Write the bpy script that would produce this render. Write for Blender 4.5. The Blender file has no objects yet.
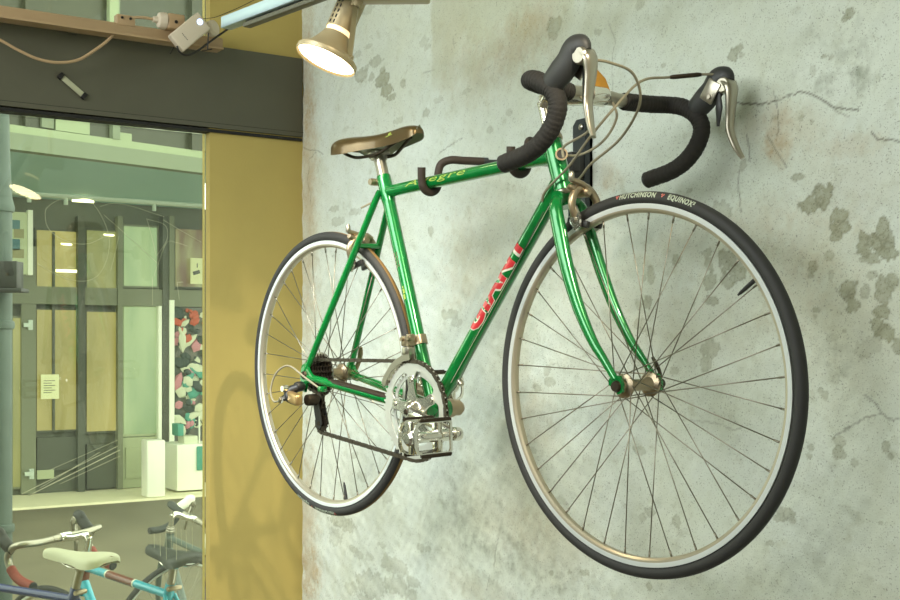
import bpy, bmesh, math, random
import numpy as np
from mathutils import Vector, Matrix, Quaternion

random.seed(7)
scene = bpy.context.scene
COL = scene.collection
PI = math.pi
V = Vector

# ------------------------------------------------------------------ camera model
F_PX, CY = 1191.6, 345.7
CAM = V((3.4038, -1.656, 1.65))
A33 = math.radians(33)
EX = V((math.sin(A33), -math.cos(A33), 0)); EY = V((math.cos(A33), math.sin(A33), 0)); EZ = V((0, 0, 1))
def ray(u, v):
    q = V(((u - 450) / F_PX, 1, (CY - v) / F_PX))
    return V((EX.dot(q), EY.dot(q), q.z))
def on_x(u, v, X):
    r = ray(u, v); return CAM + r * ((X - CAM.x) / r.x)
def on_y(u, v, Y):
    r = ray(u, v); return CAM + r * ((Y - CAM.y) / r.y)
def at_depth(u, v, d):
    return CAM + ray(u, v) * d

cd = bpy.data.cameras.new('camera'); camo = bpy.data.objects.new('camera', cd); COL.objects.link(camo)
camo.location = CAM
camo.rotation_euler = (PI / 2, 0, math.atan2(math.cos(A33), math.sin(A33)))
cd.sensor_width = 36; cd.lens = F_PX / 900 * 36; cd.shift_y = (CY - 300) / 900; cd.clip_start = .05; cd.clip_end = 200
scene.camera = camo

# ------------------------------------------------------------------ materials
def lin(c):
    c /= 255.0
    return c / 12.92 if c <= .04045 else ((c + .055) / 1.055) ** 2.4
def rgb(r, g, b): return (lin(r), lin(g), lin(b), 1)
def mat(name, col, rough=.5, metal=0.0, spec=.5, coat=0.0, emit=None, es=1.0, bump=0, bscale=200, var=0, vscale=30):
    m = bpy.data.materials.new(name); m.use_nodes = True
    nt = m.node_tree; b = nt.nodes['Principled BSDF']
    b.inputs['Base Color'].default_value = col; b.inputs['Roughness'].default_value = rough
    b.inputs['Metallic'].default_value = metal; b.inputs['Specular IOR Level'].default_value = spec
    b.inputs['Coat Weight'].default_value = coat
    if emit: b.inputs['Emission Color'].default_value = emit; b.inputs['Emission Strength'].default_value = es
    if bump or var:
        tc = nt.nodes.new('ShaderNodeTexCoord')
    if bump:
        n = nt.nodes.new('ShaderNodeTexNoise'); n.inputs['Scale'].default_value = bscale; n.inputs['Detail'].default_value = 3
        nt.links.new(tc.outputs['Object'], n.inputs['Vector'])
        bp = nt.nodes.new('ShaderNodeBump'); bp.inputs['Strength'].default_value = bump; bp.inputs['Distance'].default_value = .002
        nt.links.new(n.outputs['Fac'], bp.inputs['Height']); nt.links.new(bp.outputs['Normal'], b.inputs['Normal'])
    if var:
        n = nt.nodes.new('ShaderNodeTexNoise'); n.inputs['Scale'].default_value = vscale; n.inputs['Detail'].default_value = 5
        nt.links.new(tc.outputs['Object'], n.inputs['Vector'])
        mr = nt.nodes.new('ShaderNodeMapRange'); mr.inputs['From Min'].default_value = .3; mr.inputs['From Max'].default_value = .7
        mr.inputs['To Min'].default_value = 1 - var; mr.inputs['To Max'].default_value = 1 + var
        nt.links.new(n.outputs['Fac'], mr.inputs['Value'])
        mx = nt.nodes.new('ShaderNodeVectorMath'); mx.operation = 'SCALE'
        mx.inputs[0].default_value = col[:3]; nt.links.new(mr.outputs['Result'], mx.inputs['Scale'])
        nt.links.new(mx.outputs['Vector'], b.inputs['Base Color'])
    return m

M = {}
M['green'] = mat('green_enamel', rgb(0, 130, 56), .24, 0.3, .6, 1.0, var=.10, vscale=60)
M['green_dark'] = mat('green_dropout', rgb(14, 120, 60), .3, 0.2, .5, .5)
M['tire'] = mat('black_rubber', rgb(52, 52, 50), .62, 0, .4, bump=.2, bscale=900)
M['tan_tread'] = mat('tan_worn_tread', rgb(128, 100, 58), .75, 0, .3)
M['rim'] = mat('brushed_rim_alloy', rgb(186, 178, 156), .32, .6, .5)  # beige tone paints in the warm light on the rim's inner face
M['steel'] = mat('spoke_steel', rgb(150, 145, 130), .35, 1.0)
M['chrome'] = mat('polished_chrome', rgb(232, 230, 220), .14, .95)
M['alloy'] = mat('satin_alloy', rgb(172, 167, 152), .30, .9)
M['bronze'] = mat('warm_alloy', rgb(170, 155, 130), .35, .85)
M['gold_alloy'] = mat('golden_alloy', rgb(206, 172, 118), .3, .8)
M['black'] = mat('black_plastic', rgb(38, 38, 37), .45, 0, .5)
M['tape'] = mat('cork_bar_tape', rgb(44, 42, 39), .75, 0, .35, bump=.5, bscale=260)
M['hood'] = mat('rubber_hood', rgb(50, 51, 50), .5, 0, .5, bump=.1, bscale=500)
M['chain'] = mat('oily_chain', rgb(84, 78, 66), .45, .7)
M['ring'] = mat('polished_ring_alloy', rgb(212, 214, 206), .30, .55)
M['track'] = mat('machined_brake_track', rgb(222, 228, 226), .34, .35)
M['darksteel'] = mat('dark_cog_steel', rgb(70, 62, 52), .45, .8)
M['cable'] = mat('cable_housing', rgb(140, 134, 112), .5, 0, .5)
M['wire'] = mat('bare_cable', rgb(90, 88, 78), .4, .7)
M['saddle'] = mat('bronze_black_saddle', rgb(98, 82, 50), .30, .6, .6, .3)
M['saddle_under'] = mat('saddle_shell', rgb(140, 148, 128), .6)
M['red'] = mat('red_lettering', rgb(205, 52, 58), .35, 0, .5, .5)
M['white_edge'] = mat('white_lettering', rgb(225, 225, 205), .4)
M['yellow_letter'] = mat('yellow_lettering', rgb(158, 178, 74), .4)
M['grey_letter'] = mat('tire_lettering', rgb(176, 186, 164), .6)
M['pink_mark'] = mat('pink_tire_mark', rgb(215, 120, 110), .6)
M['amber'] = mat('amber_leather', rgb(176, 128, 42), .6, var=.15)
M['rackblack'] = mat('black_powdercoat', rgb(36, 42, 46), .35, 0, .5)
M['foam'] = mat('brown_black_foam', rgb(54, 44, 36), .7, bump=.2)
M['lampbody'] = mat('lamp_beige_metal', rgb(176, 160, 124), .4, .3)
M['beige'] = mat('beige_trunking', rgb(176, 148, 112), .5)
M['whiteplastic'] = mat('white_plastic', rgb(214, 200, 178), .4)
M['blackcord'] = mat('black_cord', rgb(22, 20, 18), .5)
M['paleclip'] = mat('pale_clip_metal', rgb(190, 190, 160), .4, .3)
M['alu'] = mat('anodised_alu', rgb(176, 196, 205), .35, .6)
M['glow'] = mat('lamp_glow', (1, .86, .6, 1), .5, emit=(1, .80, .50, 1), es=11)
M['neck'] = mat('glowing_bulb_neck', (1, .8, .5, 1), .4, emit=(1, .74, .40, 1), es=.9)
M['blueled'] = mat('blue_led', (.2, .3, 1, 1), .4, emit=(.45, .6, 1, 1), es=2.0)

# ------------------------------------------------------------------ mesh helpers
def empty(name, label, cat, mw=None, group=None):
    o = bpy.data.objects.new(name, None); COL.objects.link(o); o.empty_display_size = .05
    if mw is not None: o.matrix_world = mw
    o['label'] = label; o['category'] = cat
    if group: o['group'] = group
    return o
def tag(o, label=None, cat=None, group=None, kind=None):
    if label: o['label'] = label
    if cat: o['category'] = cat
    if group: o['group'] = group
    if kind: o['kind'] = kind
    return o
class MB:
    def __init__(s, xf=None): s.bm = bmesh.new(); s.xf = xf; s.mi = 0
    def face(s, vs):
        try:
            f = s.bm.faces.new(vs); f.material_index = s.mi; return f
        except ValueError: return None
    def vert(s, p): return s.bm.verts.new(p)
    def tube(s, pts, r, n=12, cap=True, flat=1.0, up=None):
        pts = [V(p) for p in pts]; N = len(pts)
        rs = r if isinstance(r, (list, tuple)) else [r] * N
        t0 = (pts[1] - pts[0]).normalized()
        ref = V(up) if up is not None else (V((0, 0, 1)) if abs(t0.z) < .9 else V((1, 0, 0)))
        nrm = (ref - t0 * ref.dot(t0)).normalized()
        rings = []; tp = t0
        for i in range(N):
            t = ((pts[min(i + 1, N - 1)] - pts[max(i - 1, 0)])).normalized()
            q = tp.rotation_difference(t); nrm = (q @ nrm); nrm = (nrm - t * nrm.dot(t)).normalized(); tp = t
            b = t.cross(nrm)
            rings.append([s.vert(pts[i] + (nrm * math.cos(k * 2 * PI / n) + b * flat * math.sin(k * 2 * PI / n)) * rs[i]) for k in range(n)])
        for i in range(N - 1):
            for k in range(n):
                s.face([rings[i][k], rings[i][(k + 1) % n], rings[i + 1][(k + 1) % n], rings[i + 1][k]])
        if cap:
            s.face(rings[0][::-1]); s.face(rings[-1])
        return s
    def loop(s, pts, r, n=8):
        pts = [V(p) for p in pts]; N = len(pts); rings = []
        c = sum(pts, V()) / N
        nn = (pts[1] - pts[0]).cross(pts[2] - pts[1]).normalized()
        for i in range(N):
            t = (pts[(i + 1) % N] - pts[i - 1]).normalized(); b = nn.cross(t).normalized()
            rings.append([s.vert(pts[i] + (nn * math.cos(k * 2 * PI / n) + b * math.sin(k * 2 * PI / n)) * r) for k in range(n)])
        for i in range(N):
            for k in range(n):
                j = (i + 1) % N
                s.face([rings[i][k], rings[i][(k + 1) % n], rings[j][(k + 1) % n], rings[j][k]])
        return s
    def lathe(s, prof, c=(0, 0, 0), axis=(0, 1, 0), n=32, closed=False):
        c = V(c); ax = V(axis).normalized(); u = ax.orthogonal().normalized(); w = ax.cross(u)
        rings = []
        for (r, h) in prof:
            if r < 1e-6: rings.append([s.vert(c + ax * h)])
            else: rings.append([s.vert(c + ax * h + (u * math.cos(k * 2 * PI / n) + w * math.sin(k * 2 * PI / n)) * r) for k in range(n)])
        L = len(rings)
        for i in range(L if closed else L - 1):
            A, B = rings[i], rings[(i + 1) % L]
            for k in range(n):
                k2 = (k + 1) % n
                if len(A) == 1 and len(B) == 1: continue
                if len(A) == 1: s.face([A[0], B[k], B[k2]])
                elif len(B) == 1: s.face([A[k], A[k2], B[0]])
                else: s.face([A[k], A[k2], B[k2], B[k]])
        return s
    def box(s, c, size, rot=None, bev=0, seg=2):
        b2 = bmesh.new(); bmesh.ops.create_cube(b2, size=1)
        for v in b2.verts: v.co = V((v.co.x * size[0], v.co.y * size[1], v.co.z * size[2]))
        if bev: bmesh.ops.bevel(b2, geom=list(b2.edges), offset=bev, segments=seg, affect='EDGES', profile=.5)
        R = rot.to_3x3() if rot is not None else Matrix.Identity(3)
        s.merge(b2, lambda p: R @ p + V(c)); b2.free(); return s
    def merge(s, b2, fn):
        mp = {v: s.vert(fn(v.co)) for v in b2.verts}
        for f in b2.faces: s.face([mp[v] for v in f.verts])
    def prism(s, loop2d, h0, h1, fn, hole=None):
        """polygon (a,b) extruded from h0 to h1; fn(a,b,h)->xyz; hole: same-length inner loop"""
        n = len(loop2d)
        o0 = [s.vert(fn(a, b, h0)) for a, b in loop2d]; o1 = [s.vert(fn(a, b, h1)) for a, b in loop2d]
        for k in range(n): s.face([o0[k], o0[(k + 1) % n], o1[(k + 1) % n], o1[k]])
        if hole:
            i0 = [s.vert(fn(a, b, h0)) for a, b in hole]; i1 = [s.vert(fn(a, b, h1)) for a, b in hole]
            for k in range(n):
                j = (k + 1) % n
                s.face([i0[k], i1[k], i1[j], i0[j]])
                s.face([o0[k], i0[k], i0[j], o0[j]]); s.face([o1[k], o1[j], i1[j], i1[k]])
        else:
            s.face(o0[::-1]); s.face(o1)
        return s
    def torus(s, R, r, c=(0, 0, 0), N=128, n=14, matf=None, squash=1.0):
        c = V(c); rings = []
        for i in range(N):
            a = i * 2 * PI / N; d = V((math.cos(a), 0, math.sin(a)))
            rings.append([s.vert(c + d * (R + r * math.cos(k * 2 * PI / n)) + V((0, r * squash * math.sin(k * 2 * PI / n), 0))) for k in range(n)])
        for i in range(N):
            for k in range(n):
                f = s.face([rings[i][k], rings[(i + 1) % N][k], rings[(i + 1) % N][(k + 1) % n], rings[i][(k + 1) % n]])
                if matf and f: f.material_index = matf(k)
        return s
    def build(s, name, mats, parent=None, loc=None, ang=35, smooth=True):
        if s.xf:
            for v in s.bm.verts: v.co = s.xf(v.co)
        bmesh.ops.recalc_face_normals(s.bm, faces=list(s.bm.faces))
        me = bpy.data.meshes.new(name); s.bm.to_mesh(me); s.bm.free()
        for m in (mats if isinstance(mats, (list, tuple)) else [mats]): me.materials.append(m)
        if smooth:
            me.shade_smooth()
            me.set_sharp_from_angle(angle=math.radians(ang))
        o = bpy.data.objects.new(name, me); COL.objects.link(o)
        if parent: o.parent = parent
        if loc is not None: o.location = loc
        return o
def smooth_path(pts, sub=6):
    pts = [V(p) for p in pts]; out = []
    P = [pts[0] * 2 - pts[1]] + pts + [pts[-1] * 2 - pts[-2]]
    for i in range(1, len(P) - 2):
        for k in range(sub):
            t = k / sub; a, b, c, d = P[i - 1], P[i], P[i + 1], P[i + 2]
            out.append(.5 * ((2 * b) + (c - a) * t + (2 * a - 5 * b + 4 * c - d) * t * t + (3 * b - a - 3 * c + d) * t ** 3))
    out.append(pts[-1]); return out
def lerp_list(vals, sub):
    out = []
    for i in range(len(vals) - 1):
        for k in range(sub): out.append(vals[i] + (vals[i + 1] - vals[i]) * k / sub)
    out.append(vals[-1]); return out
def text_mesh(txt, size=1.0, extrude=0.0, offset=0.0, shear=0.0, space=1.0, cuts=0):
    cu = bpy.data.curves.new('lettering', 'FONT'); cu.body = txt; cu.size = size; cu.offset = offset; cu.shear = shear
    cu.space_character = space; cu.resolution_u = 3; cu.fill_mode = 'FRONT'
    ob = bpy.data.objects.new('lettering', cu); COL.objects.link(ob)
    dg = bpy.context.evaluated_depsgraph_get(); dg.update()
    me = bpy.data.meshes.new_from_object(ob.evaluated_get(dg))
    bpy.data.objects.remove(ob); bpy.data.curves.remove(cu)
    b = bmesh.new(); b.from_mesh(me); bpy.data.meshes.remove(me)
    bmesh.ops.triangulate(b, faces=list(b.faces))
    for _ in range(cuts):
        bmesh.ops.subdivide_edges(b, edges=[e for e in b.edges if e.calc_length() > size * .12], cuts=1, use_grid_fill=False)
        bmesh.ops.triangulate(b, faces=[f for f in b.faces if len(f.verts) > 3])
    return b
# ------------------------------------------------------------------ bicycle (local x forward, y left, z up, rear hub at origin)
WB = .963; HAx, HAz = -.2877, .9577           # steering axis direction
AX = V((HAx, 0, HAz)); AN = V((HAz, 0, -HAx)); A0 = V((WB, 0, 0)) - AN * .0596
def on_axis(z):
    return A0 + AX * ((z - A0.z) / AX.z)
BB = V((.397, 0, -.067)); ST_TOP = V((.2362, 0, .4395))
BASE = V((.48, 0, -.334))
RACK_HOOKS = (.400, .676)

def gear(n, r_out, r_root, m=4):
    pts = []
    prof = [(0, r_root), (.25, r_root), (.42, r_out), (.58, r_out), (.75, r_root)]
    for i in range(n):
        for fr, r in prof[:-1] if False else prof:
            a = (i + fr) * 2 * PI / n; pts.append((r * math.cos(a), r * math.sin(a)))
    return pts

def make_bike(cfg, mw, label, group=None):
    g = lambda k: M[cfg.get(k, k)]
    detail = cfg.get('detail', True)
    root = empty('road_bicycle' if detail else cfg['name'], label, 'bicycle', mw @ Matrix.Translation(BASE), group)
    S = Matrix.Rotation(cfg.get('steer', 0), 3, AX)
    B = lambda p: p - BASE
    Fm = Matrix.Translation(-BASE) @ Matrix.Translation(A0) @ S.to_4x4() @ Matrix.Translation(-A0)
    F = lambda p: Fm @ p
    MBb = lambda: MB(B); MBf = lambda: MB(F)
    frame_m = g('green'); paint2 = M[cfg.get('band', cfg.get('green', 'green'))]
    # ---------------- frame
    m = MBb()
    st0 = BB; m.tube([BB, BB + (ST_TOP - BB) * .5, ST_TOP], .0143, 24)
    tt_a = V((.2478, 0, .4035)); tt_b = on_axis(.419)
    m.tube([tt_a, tt_b], .0132, 24)
    dt_b = on_axis(.372)
    m.tube([BB, dt_b], .0160, 24)
    m.tube([on_axis(.352), on_axis(.4465)], .0182, 28)
    # lug sleeves
    sd = (ST_TOP - BB).normalized(); m.tube([ST_TOP - sd * .062, ST_TOP - sd * .052, ST_TOP - sd * .004, ST_TOP], [.0145, .0160, .0160, .0150], 24)
    td = (tt_b - tt_a).normalized(); m.tube([tt_b - td * .052, tt_b - td * .03, tt_b - td * .01], [.0134, .0145, .0148], 24)
    dd = (dt_b - BB).normalized(); m.tube([dt_b - dd * .06, dt_b - dd * .035, dt_b - dd * .01], [.0162, .0172, .0175], 24)
    m.lathe([(0, -.034), (.0205, -.034), (.0205, .034), (0, .034)], BB, (0, 1, 0), 28)
    for s in (-1, 1):
        a = V((-.002, s * .063, .006)); b = V((.2425, s * .0165, .405))
        m.tube([a, a.lerp(b, .12), a.lerp(b, .5), a.lerp(b, .95), b], [.0062, .0078, .0082, .0075, .006], 14)
        a = V((.004, s * .062, -.004)); b = V((.375, s * .027, -.063))
        m.tube([a, a.lerp(b, .15), a.lerp(b, .6), b], [.0072, .0092, .0108, .0095], 14)
        # dropout plate
        pts = [(-.012, .022), (.006, .030), (.018, .010), (.034, -.004), (.030, -.020), (.008, -.016), (-.002, -.040 if s < 0 else -.018), (-.016, -.036 if s < 0 else -.016), (-.020, -.004)]
        m.prism(pts, s * .0605, s * .0665, lambda x, z, h: V((x, h, z)))
    m.tube([(.1735, -.028, .290), (.1735, .028, .290)], .0062, 12)      # brake bridge
    m.tube([(.335, -.032, -.057), (.335, .032, -.057)], .006, 12)    # chainstay bridge
    frame = m.build('frame', frame_m, root)
    if detail:
        # cable stop on the chain stay, shifter boss, top-tube cable guides
        m = MBb(); m.box((.075, -.068, -.030), (.022, .012, .013), bev=.002); m.build('cable_stop', frame_m, frame)
        m = MBb(); p = BB + dd * .10 + V((0, 0, 0)); m.lathe([(0, .0), (.006, 0), (.007, .006), (.005, .012), (0, .012)], p + V((.018, .0, -.012)), (dd.z, 0, -dd.x), 14)
        m.build('cable_stop', M['alloy'], frame)
        # chain stay protector
        m = MBb(); a = V((.004, -.062, -.004)); b = V((.375, -.027, -.063))
        q = [a.lerp(b, t) + V((0, -.001, .0042)) for t in (.2, .3, .5, .7, .84)]
        m.tube(q, [.005, .0085, .0088, .0092, .006], 12); m.build('chainstay_guard', M['darksteel'], frame)
        # lettering wrapped on the down tube
        up = dd.cross(V((0, -1, 0))); up = up if up.z > 0 else -up
        def wrap_tube(b2, o, d, rad, ang0, mirror=1):
            u = d.cross(V((0, 1, 0))).normalized(); u = u if u.z > 0 else -u
            def fn(c):
                th = ang0 + c.y / rad; return o + d * c.x + (V((0, -1, 0)) * math.cos(th) + u * math.sin(th)) * (rad + .0004 + c.z)
            return fn
        o = BB + dd * .222
        for (txtm, off, zz, nm) in ((M['white_edge'], .0040, 0.0, 'lettering_outline'), (M['red'], .0022, .0005, 'lettering')):
            b2 = text_mesh('GIANT', .046, offset=off, shear=.0, space=1.08, cuts=2)
            xs = [v.co.x for v in b2.verts]; L = max(xs) - min(xs); x0 = min(xs)
            for v in b2.verts: v.co = V(((v.co.x - x0) * .232 / L - (.002 if off > .003 else 0) * (1), v.co.y, zz))
            mm = MBb(); mm.merge(b2, wrap_tube(b2, o, dd, .0160, math.radians(-30))); b2.free()
            mm.build(nm, txtm, frame, smooth=False)
        mm = MBb()
        w = wrap_tube(None, BB, dd, .0160, 0)
        for k in range(24):
            a, b = .09 + k * .02, .09 + (k + 1) * .02
            mm.face([mm.vert(w(V((x, y, .0002)))) for x, y in ((a, -.0150), (b, -.0150), (b, -.0141), (a, -.0141))])
        mm.build('pinstripe', M['white_edge'], frame, smooth=False)
        # faint yellow script on the top tube, small marks on the seat tube
        b2 = text_mesh('Allegre', .030, shear=.25, space=1.1, cuts=1)
        xs = [v.co.x for v in b2.verts]; L = max(xs) - min(xs)
        for v in b2.verts: v.co = V((v.co.x * .20 / L, v.co.y * .62, 0))
        mm = MBb(); mm.merge(b2, wrap_tube(None, tt_a + td * .082, td, .0132, math.radians(-2))); b2.free()
        mm.build('lettering', M['yellow_letter'], frame, smooth=False)
        mm = MBb(); w = wrap_tube(None, BB, sd, .0143, 0)
        for (a, b, y0, y1) in ((.245, .256, -.002, .004), (.258, .268, 0, .005), (.270, .274, .001, .004)):
            mm.face([mm.vert(w(V((x, y, .0003)))) for x, y in ((a, y0), (b, y0), (b, y1), (a, y1))])
        mm.build('decal', M['yellow_letter'], frame, smooth=False)
        mm = MBb()
        for k in range(4):
            a = .318 + k * .009
            mm.face([mm.vert(w(V((x, y, .0003)))) for x, y in ((a, -.004), (a + .007, -.004), (a + .007, .006), (a, .006))])
        mm.build('decal', M['bronze'], frame, smooth=False)
    # ---------------- fork
    m = MBf()
    for s in (-1, 1):
        o = lambda z, y, r: on_axis(z) + AN * r + V((0, y, 0))
        pts = [o(.336, s * .020, 0), o(.318, s * .034, .001), o(.27, s * .040, .002), o(.20, s * .045, .004), o(.13, s * .048, .012), o(.07, s * .050, .027), o(.035, s * .051, .042), V((WB - .006, s * .051, .012))]
        pts = smooth_path(pts, 4)
        rr = lerp_list([.011, .0135, .0140, .0132, .0115, .0092, .0078, .0066], 4)
        m.tube(pts, rr, 18, flat=.80, up=(1, 0, 0))
        pp = [(-.010, .020), (.006, .018), (.013, .004), (.012, -.010), (.002, -.014), (-.006, -.004), (-.018, .002), (-.018, .010)]
        m.prism(pp, s * .0485, s * .0545, lambda x, z, h: V((WB + x, h, z)))
    m.tube([on_axis(.336) + V((0, -.024, 0)), on_axis(.336) + V((0, 0, .003)), on_axis(.336) + V((0, .024, 0))], .0145, 16)
    m.tube([on_axis(.322), on_axis(.352)], [.016, .0175], 20)
    m.build('fork', frame_m, root)
    if detail:
        rc = on_axis(.410) + AN * .024 + V((0, -.012, 0)); m = MBf(); m.lathe([(.0085, 0), (.0115, 0), (.0115, .006), (.0085, .006), (.0085, .001)], rc, (.75, -.66, 0), 24); m.build('cable_ring', M['bronze'], frame); m = MBf()
        m.lathe([(0, .001), (.0085, .001), (.0085, .003), (0, .003)], rc, (.75, -.66, 0), 24); m.build('ring_hole', M['black'], frame)
    # ---------------- headset
    m = MBf()
    prof = lambda z, d: on_axis(z)
    m.lathe([(.010, 0), (.0195, 0), (.0215, .003), (.0215, .008), (.0185, .011), (.010, .011)], on_axis(.342), AX, 28); m.build('headset_cup', M['alloy'], root); m = MBf()
    m.lathe([(.010, 0), (.0200, 0), (.0210, .004), (.0205, .008), (.0170, .011), (.0190, .013), (.0190, .019), (.0150, .022), (.0150, .026), (.010, .026)], on_axis(.4465), AX, 28)
    m.build('headset_cup', g('bronze'), root)
    # ---------------- stem
    bar_c = on_axis(.52) + AN * .138; bar_c.z = .513
    BY = cfg.get('bar_w', .190); bs = BY / .190
    if cfg.get('stem', True):
        m = MBf()
        q = on_axis(.515)
        m.tube([on_axis(.468), on_axis(.522)], .0112, 20)
        m.tube(smooth_path([on_axis(.5215) - AX * .010, on_axis(.5215) + AN * .02, q.lerp(bar_c, .55) + V((0, 0, .003)), bar_c - AN * .006], 5), lerp_list([.0125, .0135, .0125, .0125], 5), 18)
        m.lathe([(0, -.021), (.0165, -.021), (.0175, -.016), (.0175, .016), (.0165, .021), (0, .021)], bar_c, (0, 1, 0), 24)
        m.lathe([(0, 0), (.006, 0), (.006, .008), (0, .008)], on_axis(.527), AX, 6)
        m.build('stem', M['chrome'], root)
    # ---------------- handlebar
    def bar_side(s):
        P = [(.0, .02, .0), (.002, .10 * bs, -.001), (.006, .150 * bs, .001), (.016, .182 * bs, .002), (.043, BY + .001, -.005), (.073, BY, -.024), (.086, BY, -.050), (.075, BY, -.080), (.048, BY, -.106), (.012, BY, -.1215), (-.040, BY, -.131)]
        return [V((bar_c.x + a, s * b, bar_c.z + c)) for a, b, c in P]
    m = MBf()
    full = list(reversed(smooth_path(bar_side(-1), 5))) + smooth_path(bar_side(1), 5)
    m.tube(full, .0122, 14)
    m.tube([bar_c + V((0, -.05, 0)), bar_c + V((0, -.035, 0)), bar_c + V((0, .035, 0)), bar_c + V((0, .05, 0))], [.0124, .0135, .0135, .0124], 16)
    hb = m.build('handlebar', g('bar_metal') if 'bar_metal' in cfg else M['alloy'], root)
    if cfg.get('tape', True):
        for s in (-1, 1):
            m = MBf()
            p0 = bar_side(s); st = V((bar_c.x + .002, s * .070, bar_c.z - .002))
            pts = smooth_path([st] + p0[1:], 16) if not cfg.get('tape_drops') else smooth_path(p0[7:], 16)
            # wound tape: shallow ridges along the bar
            rr = [.0158 + .0013 * (((i * .29) % 1.0) - .5) for i in range(len(pts))]
            rr[0] = .0135
            m.tube(pts, rr, 18)
            m.build('bar_tape', g('tape'), hb)
            m = MBf(); e, e0 = p0[-1], p0[-2]; d = (e - e0).normalized()
            m.lathe([(0, -.002), (.0150, -.002), (.0160, .003), (.0135, .006), (.006, .0065), (0, .005)], e, d, 20)
            m.build('end_plug', g('black'), hb)
    # ---------------- brake levers
    if cfg.get('levers', True):
        for s in (-1, 1):
            X = lambda a, b, y=0: V((bar_c.x + a - .003, s * (BY + y), bar_c.z + b - .002))
            m = MBf()
            m.tube(smooth_path([X(.062, -.020), X(.078, -.011), X(.098, .004), X(.114, .018), X(.127, .034), X(.142, .034), X(.152, .024)], 5),
                   lerp_list([.0105, .0158, .0172, .0165, .0165, .0150, .008], 5), 20, flat=1.38, up=(0, 1, 0))
            hood = m.build('brake_lever', g('hood'), root)
            m = MBf()
            pts = smooth_path([X(.143, .028, -.002), X(.156, .016, -.003), X(.157, -.008, -.004), X(.154, -.036, -.003), X(.153, -.062, -.002), X(.162, -.092, .003), X(.172, -.112, .008)], 6)
            m.tube(pts, lerp_list([.0150, .0165, .0130, .0105, .0098, .0085, .0056], 6), 16, flat=.62, up=(0, 1, 0))
            m.lathe([(0, -.015), (.012, -.015), (.0145, -.012), (.0145, .012), (.012, .015), (0, .015)], X(.146, .020, -.002), (0, 1, 0), 18)
            m.build('lever_blade', M['alloy'], hood)
            if detail:
                m = MBf()
                pts = smooth_path([X(.136, .010, -.012), X(.138, -.020, -.014), X(.134, -.052, -.012)], 5)
                m.tube(pts, lerp_list([.004, .008, .003], 5), 10, flat=.4, up=(1, 0, 0)); m.build('shift_paddle', M['black'], hood)
                m = MBf(); m.box(X(.122, .012, -s * .0 - .0175), (.030, .004, .040), Matrix.Rotation(math.radians(35), 3, 'Y'), .0018); m.lathe([(0, 0), (.0045, 0), (.004, .003), (0, .003)], X(.121, .002, -.0195), (0, -s, 0), 12)
                m.build('lever_plate', M['alloy'], hood)
    # ---------------- wheels
    def wheel(name, c, front):
        fm = (Fm if front else Matrix.Translation(-BASE)) @ Matrix.Translation(c)
        xf = lambda p: fm @ p
        m = MB(xf)
        prof = [(.3128, -.0095), (.3128, -.0072), (.3085, -.0060), (.3085, .0060), (.3128, .0072), (.3128, .0095), (.3045, .0092), (.3010, .0082), (.2978, .0050), (.2968, 0), (.2978, -.0050), (.3010, -.0082), (.3045, -.0092)]
        m.lathe(prof, (0, 0, 0), (0, 1, 0), 144 if detail else 72, closed=True)
        w = m.build(name, [g('rim'), M['track']], root, ang=25)
        for pgn in w.data.polygons:
            cs = [w.data.vertices[i].co for i in pgn.vertices]; inv_ = fm.inverted(); rr = [math.hypot((inv_ @ c).x, (inv_ @ c).z) for c in cs]
            if min(rr) > .3040: pgn.material_index = 1
        m = MB(xf)
        tm = (lambda k: 1 if k in (0, 17, 1) else 0) if not front else None
        m.torus(.3225, .0115, N=160 if detail else 72, n=18, matf=tm)
        m.build('tire', [g('tire'), M['tan_tread']], w)
        fl = .034 if front else .030
        # hub
        m = MB(xf)
        if front:
            m.lathe([(0, -.050), (.0075, -.050), (.0085, -.043), (.010, -.040), (.0215, -.0365), (.0215, -.033), (.0135, -.029), (.0105, -.022), (.0100, .022), (.0135, .029), (.0215, .033), (.0215, .0365), (.010, .040), (.0085, .043), (.0075, .050), (0, .050)], (0, 0, 0), (0, 1, 0), 36)
        else:
            m.lathe([(0, -.063), (.007, -.063), (.007, -.058), (.012, -.056), (.013, -.022), (.0235, -.020), (.0235, -.016), (.015, -.010), (.012, 0), (.0125, .022), (.015, .030), (.0235, .036), (.0235, .040), (.011, .044), (.009, .055), (.007, .063), (0, .063)], (0, 0, 0), (0, 1, 0), 36)
        m.build('hub', g('bronze'), w)
        # spokes
        n = 36
        sides = ((-1, -.0348 if front else -.018), (1, .0348 if front else .038))
        if detail:
            for si, (s, y) in enumerate(sides):
                for dr in (0, 1):
                    k0 = si + dr * 2
                    rim_a = 0.0; hub_a = math.radians(62 if dr else -62)
                    mm = MB()
                    a = V((.0195 * math.cos(hub_a), y + s * (.0018 if dr else -.0018), .0195 * math.sin(hub_a)))
                    b = V((.2985, -s * .0015 + s * .003, 0))
                    mm.tube([a, b], .00105, 6); mm.tube([b.lerp(a, .045), b.lerp(a, -.004)], .0019, 6)
                    bmesh.ops.recalc_face_normals(mm.bm, faces=list(mm.bm.faces))
                    me = bpy.data.meshes.new('spoke'); mm.bm.to_mesh(me); mm.bm.free(); me.materials.append(M['steel']); me.shade_smooth()
                    for i in range(9):
                        o = bpy.data.objects.new('spoke', me); COL.objects.link(o); o.parent = w
                        o.matrix_basis = fm @ Matrix.Rotation(-math.radians((i * 4 + k0) * 10 + (4 if front else 1)), 4, 'Y')
        else:
            m = MB(xf)
            for i in range(n):
                s, y = sides[i % 2]; a = math.radians(i * 10); h = a + math.radians(62 if (i // 2) % 2 else -62)
                m.tube([(.0195 * math.cos(h), y, .0195 * math.sin(h)), (.2985 * math.cos(a), s * .0015, .2985 * math.sin(a))], .001, 5)
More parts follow.
